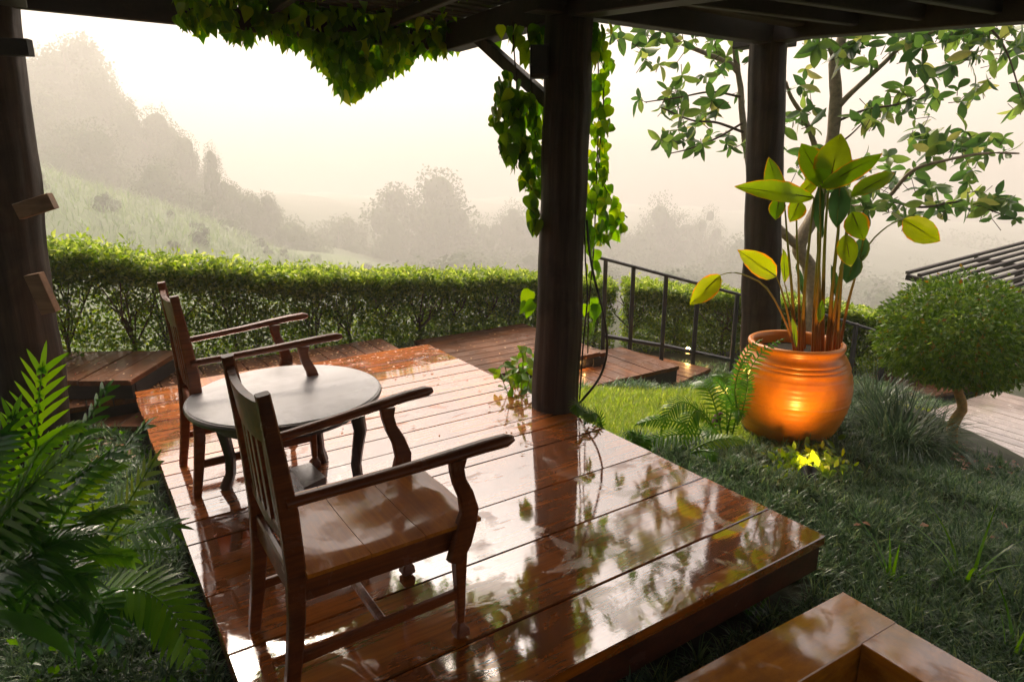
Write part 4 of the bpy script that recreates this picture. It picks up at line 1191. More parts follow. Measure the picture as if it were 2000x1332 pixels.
# ------------------------------------------------------------------ ferns
def frond_mesh(p0, p1, p2, n, lob, wid, nrm_hint, prof='fern', droop=.25, jit=.1, seed=0):
    """rachis along a bezier p0-p1-p2, n lobes each side, lob = longest lobe, wid = lobe width"""
    g = np.random.default_rng(seed)
    path = bez(p0, p1, p2, n + 2)
    V, Fc = [], []
    def strip(c, d, nn, L, w):
        s = unit(np.cross(d, nn)); o = len(V)
        for t, ww in (((0, .55), (.3, 1.0), (.65, .8), (.9, .35), (1.0, .03)) if prof == 'fern' else ((0, 2.1), (.14, 1.15), (.55, 1.0), (.85, .5), (1.0, .04))):
            q = c + d * L * t - UP * L * droop * t * t
            V.extend([q + s * w * ww * .5, q + nn * w * .10 * (1 - t) * -1, q - s * w * ww * .5])
        for k in range(4):
            a = o + 3 * k
            Fc.extend([(a, a + 3, a + 4, a + 1), (a + 1, a + 4, a + 5, a + 2)])
    for k in range(1, n + 1):
        t = k / (n + 1)
        tan = unit(path[k + 1] - path[k - 1])
        nn = unit(nrm_hint - tan * (nrm_hint @ tan)); sd = np.cross(tan, nn)
        if prof == 'fern': L = lob * (math.sin(math.pi * min(1, t * .92 + .10)) ** .8)
        else: L = lob * (1 - .55 * t) * smooth(-.1, .25, t)
        for s in (1, -1):
            ang = (.45 if prof == 'fern' else .62) + .35 * t
            d = unit(sd * s * math.cos(ang) + tan * math.sin(ang) + rng.normal(size=3) * jit * .3)
            strip(path[k] + tan * (.15 * wid * s), d, unit(nn + sd * s * .15 + g.normal(size=3) * jit), L * g.uniform(.9, 1.1), wid)
    tan = unit(path[-1] - path[-2]); nn = unit(nrm_hint - tan * (nrm_hint @ tan))
    strip(path[-2], tan, nn, lob * (.3 if prof == 'fern' else .55), wid)
    mb = MB(); mb.v = [tuple(v) for v in V]; mb.f = Fc
    mb.tube(path, np.linspace(.006, .0018, len(path)) * (1 if lob > .05 else .5), 4, cap=False)
    return mesh_from('frond', mb.v, mb.f, 180)

def frond(parent, pts, n, lob, wid, mat, hint=(0, -.6, .8), seed=0, **kw):
    p = [at_y(*q) if len(q) == 3 else np.asarray(q[:3]) for q in pts]
    me = frond_mesh(p[0], p[1], p[2], n, lob, wid, unit(np.array(hint, float)), seed=seed, **kw)
    return place('frond', me, M[mat], parent)

# big lobed fern, left foreground
bf = at_y(60, 1180, 2.05); bf[2] = float(ground_z(bf[0], bf[1]))
fernA = thing('fern', 'large fern with long glossy lobed fronds at the left edge by the log post', 'fern', bf)
frond(fernA, [(70, 1050, 2.0), (62, 880, 2.0), (84, 705, 2.05)], 14, 0.217, 0.0173, 'litfern', (0.1, -1, .5), 1, prof='lobed', droop=.1)
frond(fernA, [(40, 1050, 2.0), (130, 900, 2.1), (212, 748, 2.3)], 13, 0.145, 0.0194, 'darkfern', (-.2, -.8, .9), 2, prof='lobed')
frond(fernA, [(60, 1080, 2.0), (170, 960, 2.2), (292, 818, 2.35)], 11, 0.174, 0.0209, 'darkfern', (-.5, -.5, 1), 3, prof='lobed')
frond(fernA, [(20, 1080, 1.95), (90, 960, 2.0), (225, 880, 2.1)], 13, 0.174, 0.0187, 'darkfern', (-.2, -.4, 1), 4, prof='lobed')
frond(fernA, [(-40, 1080, 1.9), (-20, 950, 1.95), (30, 800, 2.0)], 13, 0.189, 0.0173, 'fern', (.3, -1, .5), 5, prof='lobed', droop=.1)
frond(fernA, [(-60, 1100, 1.9), (20, 960, 1.9), (150, 880, 1.95)], 14, 0.203, 0.0187, 'fern', (0, -.7, .9), 6, prof='lobed')
frond(fernA, [(0, 1150, 1.85), (60, 1060, 1.9), (190, 1040, 2.0)], 13, 0.174, 0.0173, 'darkfern', (0, -.4, 1), 7, prof='lobed')
frond(fernA, [(-60, 1180, 1.8), (0, 1080, 1.85), (110, 1100, 1.9)], 13, 0.174, 0.0173, 'darkfern', (0, -.4, 1), 8, prof='lobed')
frond(fernA, [(-80, 1000, 1.9), (-40, 900, 1.9), (0, 850, 1.95)], 13, 0.189, 0.0173, 'darkfern', (.2, -.7, .8), 9, prof='lobed')
for k in range(9):
    u, v = rng.uniform(-60, 60), rng.uniform(1090, 1280)
    frond(fernA, [(u, v, 1.9), (u + rng.uniform(0, 60), v - rng.uniform(80, 160), 1.9), (u + rng.uniform(60, 150), v - rng.uniform(0, 120), 1.95)], 11, 0.160, 0.0158, 'darkfern', (0, -.5, 1), 20 + k, prof='lobed')
for k, (a_, b_, c_) in enumerate((((90, 1080, 2.05), (150, 930, 2.1), (235, 905, 2.2)), ((60, 1100, 2.0), (140, 1010, 2.05), (250, 990, 2.15)), ((70, 1130, 2.0), (170, 1060, 2.05), (260, 1090, 2.1)), ((20, 1000, 1.95), (70, 850, 2.0), (150, 830, 2.05)))):
    frond(fernA, [a_, b_, c_], 17, 0.100, 0.0144, 'litfern' if k != 1 else 'fern', (-.1, -.7, .9), 51 + k, prof='lobed')
# bright fern frond arching to the bottom, and smaller ones beside the deck
bf = at_y(180, 1200, 2.1); bf[2] = float(ground_z(bf[0], bf[1]))
fernB = thing('fern', 'bright green fern with one long frond arching down at the bottom left', 'fern', bf)
frond(fernB, [(150, 1190, 2.05), (330, 1060, 2.1), (394, 1345, 1.9)], 21, .15, .026, 'litfern', (-.1, -.4, 1), 31, droop=.15)
frond(fernB, [(130, 1200, 2.05), (210, 1110, 2.0), (230, 1290, 1.9)], 13, .10, .024, 'darkfern', (0, -.4, 1), 32)
frond(fernB, [(120, 1200, 2.05), (100, 1120, 1.95), (60, 1300, 1.85)], 13, .10, .024, 'darkfern', (0, -.4, 1), 33)
frond(fernB, [(150, 1190, 2.05), (260, 1130, 2.1), (300, 1230, 2.0)], 12, .08, .02, 'darkfern', (0, -.4, 1), 34)
bf = at_y(200, 1060, 2.35); bf[2] = float(ground_z(bf[0], bf[1]))
fernC = thing('fern', 'fern with lime green upright fronds close to the left edge of the deck', 'fern', bf)
frond(fernC, [(190, 1080, 2.4), (240, 1000, 2.4), (304, 892, 2.45)], 10, 0.174, 0.0187, 'limefern', (-.3, -.9, .6), 41, prof='lobed', droop=.1)
frond(fernC, [(200, 1080, 2.4), (220, 1030, 2.3), (355, 1025, 2.3)], 10, 0.174, 0.0173, 'fern', (-.1, -.6, 1), 42, prof='lobed')
frond(fernC, [(180, 1080, 2.4), (190, 1000, 2.4), (170, 930, 2.45)], 10, 0.145, 0.0158, 'limefern', (0, -1, .5), 43, prof='lobed')
frond(fernC, [(200, 1100, 2.35), (260, 1080, 2.3), (250, 1130, 2.2)], 9, .10, .026, 'fern', (0, -.5, 1), 44)
frond(fernC, [(190, 1100, 2.35), (160, 1060, 2.3), (130, 1120, 2.2)], 9, .10, .026, 'fern', (0, -.5, 1), 45)
frond(fernC, [(200, 1090, 2.35), (280, 1060, 2.35), (320, 1080, 2.25)], 10, 0.116, 0.0137, 'fern', (0, -.5, 1), 46, prof='lobed')
strp = thing('strap_plant', 'plant with long dark strap leaves sweeping across the left foreground', 'plant', (*at_y(-20, 1130, 1.9)[:2], -.28))
for (a, b, c, w) in (((-40, 1130, 1.9), (60, 1010, 1.95), (215, 882, 2.1), .05), ((-40, 1150, 1.9), (40, 1120, 1.85), (170, 1120, 1.9), .045), ((-50, 1130, 1.9), (-10, 960, 1.9), (120, 930, 1.95), .045), ((-40, 1200, 1.8), (80, 1210, 1.75), (150, 1290, 1.75), .05)):
    path = bez(at_y(*a), at_y(*b), at_y(*c), 12); V, Fc = [], []
    for k, p in enumerate(path):
        t = k / 11; ww = w * (math.sin(math.pi * min(1, .12 + t * .88)) ** .7) * .5
        tan = unit(path[min(k + 1, 11)] - path[max(k - 1, 0)]); s = unit(np.cross(tan, [0, -.5, 1]))
        V += [p + s * ww + UP * .006, p, p - s * ww + UP * .006]
        if k: q = 3 * k; Fc += [(q - 3, q, q + 1, q - 2), (q - 2, q + 1, q + 2, q - 1)]
    place('leaf', mesh_from('strap', V, Fc, 180), M['darkfern'], strp)

# ferns beside the pot
bf = at_z(1400, 850, -.27)
fernD = thing('fern', 'feathery green fern between the deck and the glowing pot', 'fern', bf)
for k, (a, b, c, lob) in enumerate((((1400, 850, 3.95), (1320, 720, 3.9), (1290, 850, 3.7), .10), ((1400, 850, 3.95), (1350, 730, 3.95), (1330, 900, 3.75), .10), ((1410, 850, 3.95), (1380, 700, 4.1), (1350, 760, 4.3), .10), ((1420, 850, 3.95), (1420, 700, 4.1), (1400, 740, 4.2), .09),
        ((1420, 850, 3.95), (1440, 720, 4.0), (1470, 760, 3.95), .09), ((1400, 855, 3.95), (1300, 800, 3.9), (1240, 830, 3.9), .08), ((1400, 855, 3.95), (1330, 830, 3.8), (1200, 880, 3.6), .08), ((1410, 860, 3.9), (1380, 800, 3.8), (1390, 880, 3.6), .08), ((1430, 850, 3.95), (1450, 760, 3.85), (1440, 830, 3.7), .07))):
    frond(fernD, [a, b, c], 24, lob, .013, 'fern', (0, -.6, 1), 60 + k)
fernE = thing('fern', 'yellow-lit fern frond lying on the ground in front of the glowing pot', 'fern', at_z(1400, 880, -.27))
frond(fernE, [(1350, 880, 3.6), (1410, 840, 3.6), (1462, 866, 3.55)], 16, .07, .014, 'limefern', (0, -.6, 1), 71)
frond(fernE, [(1350, 885, 3.6), (1390, 870, 3.55), (1400, 900, 3.5)], 12, .06, .013, 'fern', (0, -.6, 1), 72)
bf = at_z(1470, 760, -.28)
fernF = thing('fern', 'dark feathery fern leaning against the left side of the glowing pot', 'fern', (*at_y(1440, 815, 4.0)[:2], -.27))
for k, (a, b, c) in enumerate((((1440, 815, 3.95), (1425, 690, 3.9), (1490, 662, 3.9), ), ((1445, 815, 3.9), (1418, 730, 3.86), (1470, 690, 3.84)), ((1440, 815, 3.95), (1450, 690, 3.88), (1535, 660, 3.86)), ((1440, 815, 3.95), (1420, 760, 3.9), (1390, 735, 3.9)), ((1445, 820, 3.85), (1470, 740, 3.8), (1455, 715, 3.8)))):
    frond(fernF, [a, b, c], 18, .06, .013, 'darkfern', (-.2, -1, .5), 80 + k)
fernG = thing('fern', 'small fern growing along the deck edge behind the thick post', 'fern', at_z(1200, 840, -.27))
for k in range(7):
    u = rng.uniform(1150, 1290); v = 800 + (u - 1150) * .45 + rng.uniform(0, 20)
    frond(fernG, [(u, v + 20, 3.7), (u - 30 + rng.uniform(-30, 30), v - 40, 3.7), (u + rng.uniform(-70, 50), v + rng.uniform(-10, 20), 3.6)], 18, .07, .012, 'fern', (0, -.6, 1), 90 + k)

# yellow-leaved tuft in front of the pot, by the spotlight
tuft = thing('shrub', 'low yellow-leaved tuft lit by the black spotlight', 'shrub', at_z(1575, 925, -.27))
tm = []
for k in range(230):
    u, v = rng.normal(1572, 38), rng.normal(905, 16)
    if abs(u - 1577) < 26 and v > 915: continue
    p = at_z(u, v, -.22 + rng.uniform(0, .08)); d = rand_dirs(1, .3)[0]; L = rng.uniform(.035, .075)
    tm.append((p, leaf_matrix(p, d, unit(np.array([0, -.7, .9]) + rng.normal(size=3) * .4), L)))
leafy(tuft, variants('tuft_leaf', OVAL, [M['limefern'], M['yellowpaddle']], 4, fold=.1, droop=.2), [m for p, m in tm], [view_key(p) for p, m in tm])

# strap-leaved clump (lily turf) right of the pot, and small tufts
def clump(name, label, c, n, L, w, spread, mat='strap', seg=6, bend=(.4, 1.9), solo=0):
    t = thing(name, label, 'plant', c)
    ang = rng.random(n) * 6.283; rad = np.sqrt(rng.random(n)) * spread
    p = np.stack([c[0] + rad * np.cos(ang), c[1] + rad * np.sin(ang), np.full(n, c[2] - .02)], 1)
    a2 = ang + rng.normal(size=n) * .5
    V, Fc = blades(p, np.stack([np.cos(a2), np.sin(a2), 0 * a2], 1), rng.uniform(*L, n), rng.uniform(*w, n), rng.uniform(*bend, n), seg)
    if not solo:
        tag(place('foliage', mesh_np('strap_foliage', V, Fc, 4), M[mat], t), kind='stuff')
    else:
        m = 2 * (seg + 1); fl = len(Fc) // n
        for k in range(n):
            place('leaf', mesh_np('blade', V[k * m:(k + 1) * m], Fc[k * fl:(k + 1) * fl] - k * m, 4), M[mat], t)
    return t
def gpt(u, v, z): p = at_z(u, v, z); p[2] = float(ground_z(p[0], p[1])); return p
clump('lily_turf', 'grey-green clump of arching strap leaves right of the glowing pot', gpt(1752, 862, -.36), 420, (.30, .52), (.009, .016), .17)
clump('lily_turf', 'smaller strap-leaved clump between the lily turf and the topiary trunk', gpt(1815, 845, -.44), 150, (.22, .38), (.008, .014), .12)
clump('lily_turf', 'strap-leaved clump behind the glowing pot by the lower railing', gpt(1712, 785, -.40), 200, (.3, .5), (.009, .015), .14)
clump('grass_tuft', 'tall grass tuft with five long blades rising from the mondo grass, right', gpt(1880, 1165, -.32), 7, (.30, .46), (.014, .019), .03, 'fern', 6, (.3, 1.0), 1)
clump('grass_tuft', 'small grass tuft left of the taller tuft in the mondo grass', gpt(1738, 1150, -.32), 5, (.22, .34), (.012, .017), .02, 'fern', 6, (.2, 1.1), 1)
clump('grass_tuft', 'upright grass tuft at the lower right edge beside the bench', gpt(1975, 1310, -.32), 6, (.22, .34), (.013, .018), .03, 'fern', 6, (.1, .7), 1)
clump('grass_tuft', 'dark weed with arching leaves in the shade between deck and bench', gpt(1465, 1215, -.3), 8, (.14, .22), (.014, .022), .03, 'darkfern', 5, (.5, 1.4), 1)

# ------------------------------------------------------------------ topiary bush
tb = gpt(1862, 852, -.55)
top = thing('topiary_bush', 'round clipped topiary bush on a twisted ochre trunk at the right', 'bush', tb)
cT = at_y(1874, 655, tb[1] + .02); RX, RZ = .53, .435
g = MB()
yk = tb[1]
pT = [tb - UP * .06] + [at_y(u, v, yk) for u, v in ((1862, 830), (1880, 795), (1872, 765), (1880, 745))]
g.tube(spline(pT, 14), np.linspace(.042, .030, 14), 8, wob=.25, rs=2); g.build('trunk', M['ochre'], top, 60)
for pts in ([(1880, 750), (1850, 715), (1825, 680), (1800, 640)], [(1880, 752), (1905, 715), (1912, 680), (1930, 620)], [(1878, 745), (1872, 700), (1880, 640)], [(1905, 712), (1940, 680), (1960, 640)]):
    MB().tube(spline([at_y(u, v, yk + rng.uniform(-.1, .1)) for u, v in pts], 10), np.linspace(.022, .010, 10), 7, wob=.2, rs=6).build('branch', M['ochre'], top, 60)
n = 16000
d = rand_dirs(n); rr = (1 - .5 * rng.random(n) ** 2.2)
lump = 1 + .10 * (rng.random(n) < .02) + .07 * np.sin(d[:, 0] * 9 + 1) * np.sin(d[:, 2] * 8) + .04 * np.sin(d[:, 1] * 17) + .03 * rng.normal(size=n)
p = cT + d * (rr * lump)[:, None] * np.array([RX, RX, RZ])
p[:, 2] = np.where(p[:, 2] < cT[2] - .31, cT[2] - .31 + rng.random(n) * .10, p[:, 2])
V, Fc = leaf_mass(p, unit(d + rng.normal(size=(n, 3)) * .7), unit(d + rng.normal(size=(n, 3)) * .6), rng.uniform(.028, .055, n), rng.uniform(.014, .024, n))
tag(place('crown', mesh_np('crown', V, Fc, 3), M['bush'], top), kind='stuff')

# ------------------------------------------------------------------ stones, stump, litter, petals
def rock(name, label, c, size, seed, mat='stone'):
    import bmesh
    g_ = np.random.default_rng(seed); bm = bmesh.new(); bmesh.ops.create_icosphere(bm, subdivisions=3, radius=1)
    ph = g_.random(6) * 6
    for v in bm.verts:
        q = v.co; k = 1 + .16 * math.sin(q.x * 3 + ph[0]) * math.sin(q.y * 4 + ph[1]) + .10 * math.sin(q.z * 6 + ph[2] + q.x * 5) + .05 * math.sin(q.y * 13 + ph[3])
        v.co = Vector((q.x * size[0] * k, q.y * size[1] * k, q.z * size[2] * k))
    me = bpy.data.meshes.new(name); bm.to_mesh(me); bm.free()
    o = place(name, me, M[mat], None); o.location = tuple(c)
    return tag(o, label, 'stone' if mat == 'stone' else 'stump')
rock('stone', 'pale flat stone at the foot of the topiary trunk', gpt(1885, 888, -.52) + UP * .0, (.22, .13, .07), 1)
rock('stone', 'pale stone near the right edge, right of the flat stone', gpt(1965, 905, -.55), (.15, .10, .05), 2)
stb = gpt(1392, 835, -.27)
stump = MB().tube([stb - UP * .03, stb + np.array([.02, 0, .07]), stb + np.array([.045, 0, .13])], [.035, .030, .022], 7, wob=.4, rs=3).mesh('wood_stump', 40)
tag(place('wood_stump', stump, M['twig']), 'small dark broken stump left of the glowing pot', 'stump')

def scatter(name, label, pts, L, mat):
    n = len(pts); ang = rng.random(n) * 6.283
    V, Fc = leaf_mass(pts, np.stack([np.cos(ang), np.sin(ang), rng.normal(size=n) * .1], 1), np.stack([rng.normal(size=n) * .2, rng.normal(size=n) * .2, np.ones(n)], 1), rng.uniform(*L, n), rng.uniform(L[0] * .5, L[1] * .6, n), .0)
    return tag(place(name, mesh_np(name, V, Fc, 3), M[mat]), label, 'petals', kind='stuff')
pp = []
for k in range(330):
    f, r = rng.uniform(-.2, 2.25), -5.55 + rng.random() * .5; pp.append(W(f, r, -.050))
for k in range(150):
    pp.append(W(1.2 + rng.random() * 1.2, R0 + .03 + abs(rng.normal()) * .35, .004))
for k in range(90):
    pp.append(W(rng.uniform(.3, 2.4), rng.uniform(R0 + .1, -2.6), .004))
for k in range(45):
    pp.append(W(2.75 + rng.random() * 1.2, -4.5 - rng.random(), -.155))
for k in range(26):
    q = at_z(rng.uniform(120, 260), rng.uniform(705, 745), .09); pp.append(q)
scatter('fallen_petals', 'small pale and red petals scattered over the wet planks', np.array(pp), (.016, .036), 'petal')
lf = [gpt(rng.uniform(1860, 1995), rng.uniform(870, 960), -.5) + UP * rng.uniform(.04, .09) for k in range(40)] + [gpt(rng.uniform(150, 260), rng.uniform(870, 930), -.27) + UP * .06 for k in range(40)] + [gpt(rng.uniform(1620, 1990), rng.uniform(900, 1100), -.3) + UP * .08 for k in range(6)]
lf = np.array([q for q in lf if not inside_deck(q[0], q[1], .02)])
scatter('fallen_leaves', 'brown fallen leaves scattered over the mondo grass', lf, (.03, .07), 'litter')

# ------------------------------------------------------------------ lamps that are lit in the photograph
sp = gpt(1577, 955, -.25); sp[2] += .08
lampT = thing('spotlight', 'small black garden spotlight in the grass pointing up at the pot', 'lamp', sp - UP * .09)
aim = unit(PC + np.array([-.05, -.34, .50]) - sp)
MB().tube([sp - aim * .05, sp - aim * .048, sp + aim * .055, sp + aim * .07], [.028, .036, .042, .042], 14).build('housing', M['black'], lampT, 40)
MB().tube([sp - UP * .16, sp - UP * .01], .010, 8).build('spike', M['black'], lampT)
MB().tube([sp + aim * .0705, sp + aim * .0715], .034, 14).build('lens', M['bulb'], lampT)
ld = bpy.data.lights.new('spotlight_light', 'SPOT'); ld.energy = 10.0; ld.color = (1.0, .56, .12); ld.spot_size = math.radians(118); ld.spot_blend = 1.0; ld.shadow_soft_size = .035
lo = bpy.data.objects.new('spotlight_light', ld); COL.objects.link(lo); lo.location = tuple(sp + aim * .085)
lo.rotation_euler = Vector((-aim[0], -aim[1], -aim[2])).to_track_quat('Z', 'Y').to_euler()
for u, v, z, lab in ((1136, 716, -.262, 'glowing lamp on the landing, peeking out right of the thick post'), (1343, 692, -.432, 'glowing lamp on the step below the railing')):
    c = at_z(u, v, z); t = thing('walkway_lamp', lab, 'lamp', c, group='small glowing walkway lamps')
    MB().lathe([(.016, 0), (.03, .004), (.03, .012), (.018, .016), (.016, .02)], c, 14, True).build('base', M['black'], t, 40)
    MB().lathe([(.008, .02), (.022, .028), (.028, .045), (.024, .062), (.012, .074), (.002, .077)], c, 14).build('bulb', M['bulb'], t, 60)
    pd = bpy.data.lights.new('lamp_light', 'POINT'); pd.energy = .9; pd.color = (1.0, .55, .18); pd.shadow_soft_size = .03
    po = bpy.data.objects.new('lamp_light', pd); COL.objects.link(po); po.location = tuple(c + np.array([0, -.05, .05]))

# ------------------------------------------------------------------ hill grass and far trees
n = 26000
x = rng.uniform(-110, 6, n); y = rng.uniform(28, 134, n)
k = (np.abs(x) < y * .86); x, y = x[k], y[k]
ang = rng.random(len(x)) * 6.283
V, Fc = blades(np.stack([x, y, ground_z(x, y) - .05], 1), np.stack([np.cos(ang), np.sin(ang), 0 * ang], 1), rng.uniform(1.1, 2.8, len(x)), rng.uniform(.08, .2, len(x)), rng.uniform(.4, 1.6, len(x)), 3)
tag(place('hill_grass', mesh_np('hill_grass', V, Fc, 4), M['hillgrass']), 'long pale grass on the misty hillside beyond the hedge', 'grass', kind='stuff')

def cores(cs, rs_, k=.78):
    a = np.linspace(-1, 1, 4); V, Fq = [], []
    for ax in range(3):
        for sg in (-1, 1):
            o = len(V)
            for u_ in a:
                for v_ in a:
                    q = [0, 0, 0]; q[ax] = sg; q[(ax + 1) % 3] = u_; q[(ax + 2) % 3] = v_ * sg; V.append(q)
            Fq += [(o + i_ * 4 + j_, o + i_ * 4 + 4 + j_, o + i_ * 4 + 5 + j_, o + i_ * 4 + 1 + j_) for i_ in range(3) for j_ in range(3)]
    V = unit(np.array(V, float)); Fq = np.array(Fq)
    VV = np.concatenate([c + V * r * k * (1 + .12 * np.sin(V[:, :1] * 5 + i_) * np.sin(V[:, 1:2] * 6 + 2 * i_)) for i_, (c, r) in enumerate(zip(cs, rs_))])
    FF = np.concatenate([Fq + len(V) * i_ for i_ in range(len(cs))])
    return VV, FF
def crown_mesh(seed, n=9000, lobes=14, leafL=.30, airy=0.0):
    g_ = np.random.default_rng(seed)
    cs = unit(g_.normal(size=(lobes, 3))) * g_.uniform(.25, .78, (lobes, 1)) * np.array([1, 1, .8])
    cs[:, 2] += .05; rs_ = g_.uniform(.26, .46, lobes)
    k = g_.integers(0, lobes, n); d = unit(g_.normal(size=(n, 3)))
    p = cs[k] + d * (rs_[k] * (1 - .45 * g_.random(n) ** 2) * (1 + .06 * g_.normal(size=n)))[:, None]
    if airy: p = p[np.sin(p[:, 0] * 9 + seed) * np.sin(p[:, 2] * 8) * np.sin(p[:, 1] * 7) > -airy]
    m = len(p)
    dd = unit(g_.normal(size=(m, 3))); nn = unit(d[:m] + g_.normal(size=(m, 3)) * .6)
    V, Fc = leaf_mass(p, dd, nn, g_.uniform(.6, 1.2, m) * leafL * .22, g_.uniform(.6, 1.1, m) * leafL * .13, .1)
    cv, cf = cores(cs, rs_, k=.60 if not airy else .4)
    cf = np.concatenate([cf[:, [0, 1, 2]], cf[:, [0, 2, 3]]])
    V, Fc = join([(V, Fc), (cv, cf.ravel())])
    me = mesh_np('crown', V, Fc, 3); me.materials.append(M['fartree']); return me
CR = [crown_mesh(s) for s in (1, 2, 3, 4)] + [crown_mesh(9, 8000, 18, .21, .15), crown_mesh(10, 8000, 17, .21, .1)]
trunk_me = MB().tube(spline([(0, 0, -1), (.03, .02, -.6), (0, .04, -.2), (.04, 0, .03)], 10), np.linspace(.045, .02, 10), 7).mesh('trunk', 60); trunk_me.materials.append(M['twig'])
limb_me = MB()
for a in range(5):
    e = np.array([math.cos(a * 1.3) * .5, math.sin(a * 1.3) * .5, .1 + .1 * a]); limb_me.tube([(0, 0, -.25), .5 * e + np.array([0, 0, -.02]), e], [.02, .013, .006], 5)
limb_me = limb_me.mesh('limb', 60); limb_me.materials.append(M['twig'])
#        u    v(top) w(px)  y   aspect variant label
TREES = [(115, 30, 190, 62, 1.3, 0, 'faint misty tree highest on the hill at the far left'),
         (205, 150, 130, 58, 1.2, 1, 'faint tree second highest on the misty hill skyline'),
         (285, 205, 130, 54, 1.2, 2, 'misty hillside tree halfway down the skyline'),
         (352, 268, 95, 50, 1.3, 3, 'misty tree just left of the tall narrow hillside tree'),
         (408, 268, 74, 46, 1.9, 4, 'tall narrow tree standing out on the misty hillside'),
         (452, 338, 110, 48, 1.2, 0, 'misty tree right of the tall narrow hillside tree'),
         (510, 378, 84, 50, 1.3, 1, 'lowest tree of the hill skyline, at its right foot'),
         (150, 235, 190, 46, 1.0, 2, 'misty tree within the hill wood at the left, above the grass slope'),
         (300, 320, 170, 42, 1.0, 3, 'misty tree at the upper edge of the grass slope'),
         (400, 375, 150, 40, 1.0, 5, 'bushy misty tree low on the grass slope'),
         (570, 424, 130, 50, 1.0, 2, 'low misty treetop left of the gap in the skyline'),
         (655, 406, 135, 58, 1.2, 0, 'round misty treetop in the gap between hill and big tree'),
         (700, 425, 60, 64, 1.2, 4, 'small misty treetop just left of the big central tree'),
         (832, 338, 235, 62, 1.0, 1, 'big broad misty tree in the centre of the valley'),
         (765, 430, 110, 58, 1.1, 3, 'misty treetop at the lower left of the big central tree'),
         (905, 408, 150, 62, 1.1, 5, 'misty treetop at the lower right of the big central tree'),
         (985, 380, 130, 66, 1.2, 4, 'airy misty tree just left of the thick post'),
         (1050, 405, 130, 64, 1.1, 2, 'misty treetop directly behind the thick post'),
         (1310, 362, 170, 70, 1.3, 4, 'tall lacy misty tree between the two right-hand posts'),
         (1245, 425, 150, 66, 1.2, 0, 'misty treetop left of the tall lacy tree'),
         (1385, 398, 100, 72, 1.4, 5, 'faint airy treetop right of the tall lacy tree'),
         (1440, 465, 170, 62, 1.0, 1, 'low misty treetop left of the right-hand post'),
         (1670, 470, 150, 90, 1.0, 3, 'faint misty treetop behind the paddle-leaved plant'),
         (1905, 458, 240, 95, .8, 2, 'broad faint misty treetop above the slatted canopy'),
         (1790, 500, 140, 80, .9, 5, 'low misty treetop left of the slatted canopy')]
for k, (u, v, w, yy, asp, var, lab) in enumerate(TREES):
    yy *= FAR
    tp = at_y(u, v, yy); R = w / 1300 * yy * .55; hz = R * asp
    gz = float(ground_z(tp[0], tp[1])); c = np.array([tp[0], tp[1], tp[2] - hz * .92])
    t = thing('hill_tree', lab, 'tree', (tp[0], tp[1], gz), group='trees in the misty valley')
    spin = Matrix.Rotation(k * 1.7, 4, 'Z')
    place('crown', CR[var], None, t, True, Matrix.Translation(c) @ Matrix.Diagonal((R, R, hz, 1)) @ spin)
    hgt = c[2] - gz + .3
    place('trunk', trunk_me, None, t, True, Matrix.Translation(c) @ Matrix.Diagonal((R * 1.2, R * 1.2, max(hgt, .5), 1)))
    place('limb', limb_me, None, t, True, Matrix.Translation(c) @ Matrix.Diagonal((R, R, hz, 1)) @ spin)

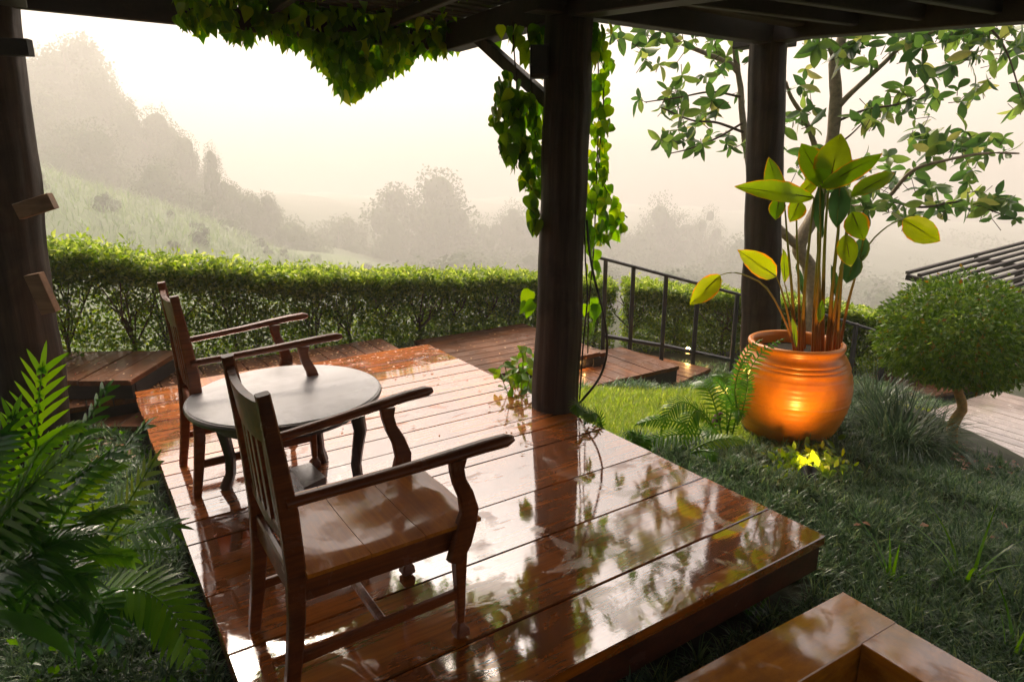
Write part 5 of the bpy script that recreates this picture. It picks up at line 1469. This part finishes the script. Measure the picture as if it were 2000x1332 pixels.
# the wood below the skyline that reads as one mass
parts = []
def wood_crown(c, R, seed, n=1700):
    g_ = np.random.default_rng(seed)
    cs = unit(g_.normal(size=(9, 3))) * g_.uniform(.2, .7, (9, 1)); rs_ = g_.uniform(.3, .5, 9)
    k = g_.integers(0, 9, n); d = unit(g_.normal(size=(n, 3)))
    p = cs[k] + d * (rs_[k] * (1 - .35 * g_.random(n) ** 2) * (1 + .1 * g_.normal(size=n)))[:, None]
    p = p * R + c; dd = unit(g_.normal(size=(n, 3))) * R * .075; s_ = unit(np.cross(dd, d)) * R * .05
    V = np.stack([p, p + dd * .5 + s_, p + dd, p + dd * .5 - s_], 1).reshape(-1, 3)
    cv, cf = cores(cs * R + c, rs_ * R, .62)
    parts.append((V, np.arange(4 * n))); parts.append((cv, cf.ravel()))
for k in range(150):                      # the wood on the hill, down to the edge of the grass slope
    u = rng.uniform(-120, 560)
    sk = np.interp(u, [-150, 40, 150, 220, 300, 400, 450, 520, 600], [20, 60, 110, 190, 250, 330, 380, 425, 460])
    gr = np.interp(u, [-150, 60, 250, 430, 600], [270, 310, 400, 478, 500])
    t = rng.random(); v = sk + 8 + (gr - sk) * t
    yy = FAR * (66 - 24 * t + rng.uniform(-3, 3)); R = FAR * rng.uniform(1.2, 2.2)
    wood_crown(at_y(u, v, yy) - UP * R * .7, R, 100 + k)
for k in range(70):                       # bushes dotted over the grass slope
    y_ = rng.uniform(45, 140); x_ = -y_ * rng.uniform(.15, .8)
    R = rng.uniform(.7, 2.2); wood_crown(np.array([x_, y_, float(ground_z(x_, y_)) + R * .3]), R, 800 + k, 700)
for k in range(250):                      # the wood in the valley
    u = rng.uniform(540, 2150)
    sk = np.interp(u, [540, 700, 850, 1000, 1300, 1500, 1700, 2150], [455, 462, 425, 440, 455, 480, 500, 485])
    t = rng.random(); v = sk + 4 + t * 95
    yy = FAR * (84 - 46 * t + rng.uniform(-6, 6)); R = FAR * rng.uniform(2.0, 3.6)
    wood_crown(at_y(u, v, yy) - UP * R * .8, R, 400 + k)
V, Fc = join(parts)
tag(place('far_wood', mesh_np('far_wood', V, Fc, 4), M['fartree']), 'misty wood filling the valley and hillside below the skyline trees', 'wood', kind='stuff')

# ------------------------------------------------------------------ mist
hz = MB().box((0, 195, 8), (880, 510, 140)).mesh('haze', None)
T = NT('mist')
pv = T.n('VolumePrincipled', i_Density=HAZE)
pv.inputs['Color'].default_value = (.985, .955, .915, 1)
pv.inputs['Anisotropy'].default_value = .4
T.l(pv.outputs[0], T.out.inputs['Volume'])
hzo = place('haze', hz, T.m)
tag(hzo, 'pale morning mist filling the valley', 'mist', kind='stuff')
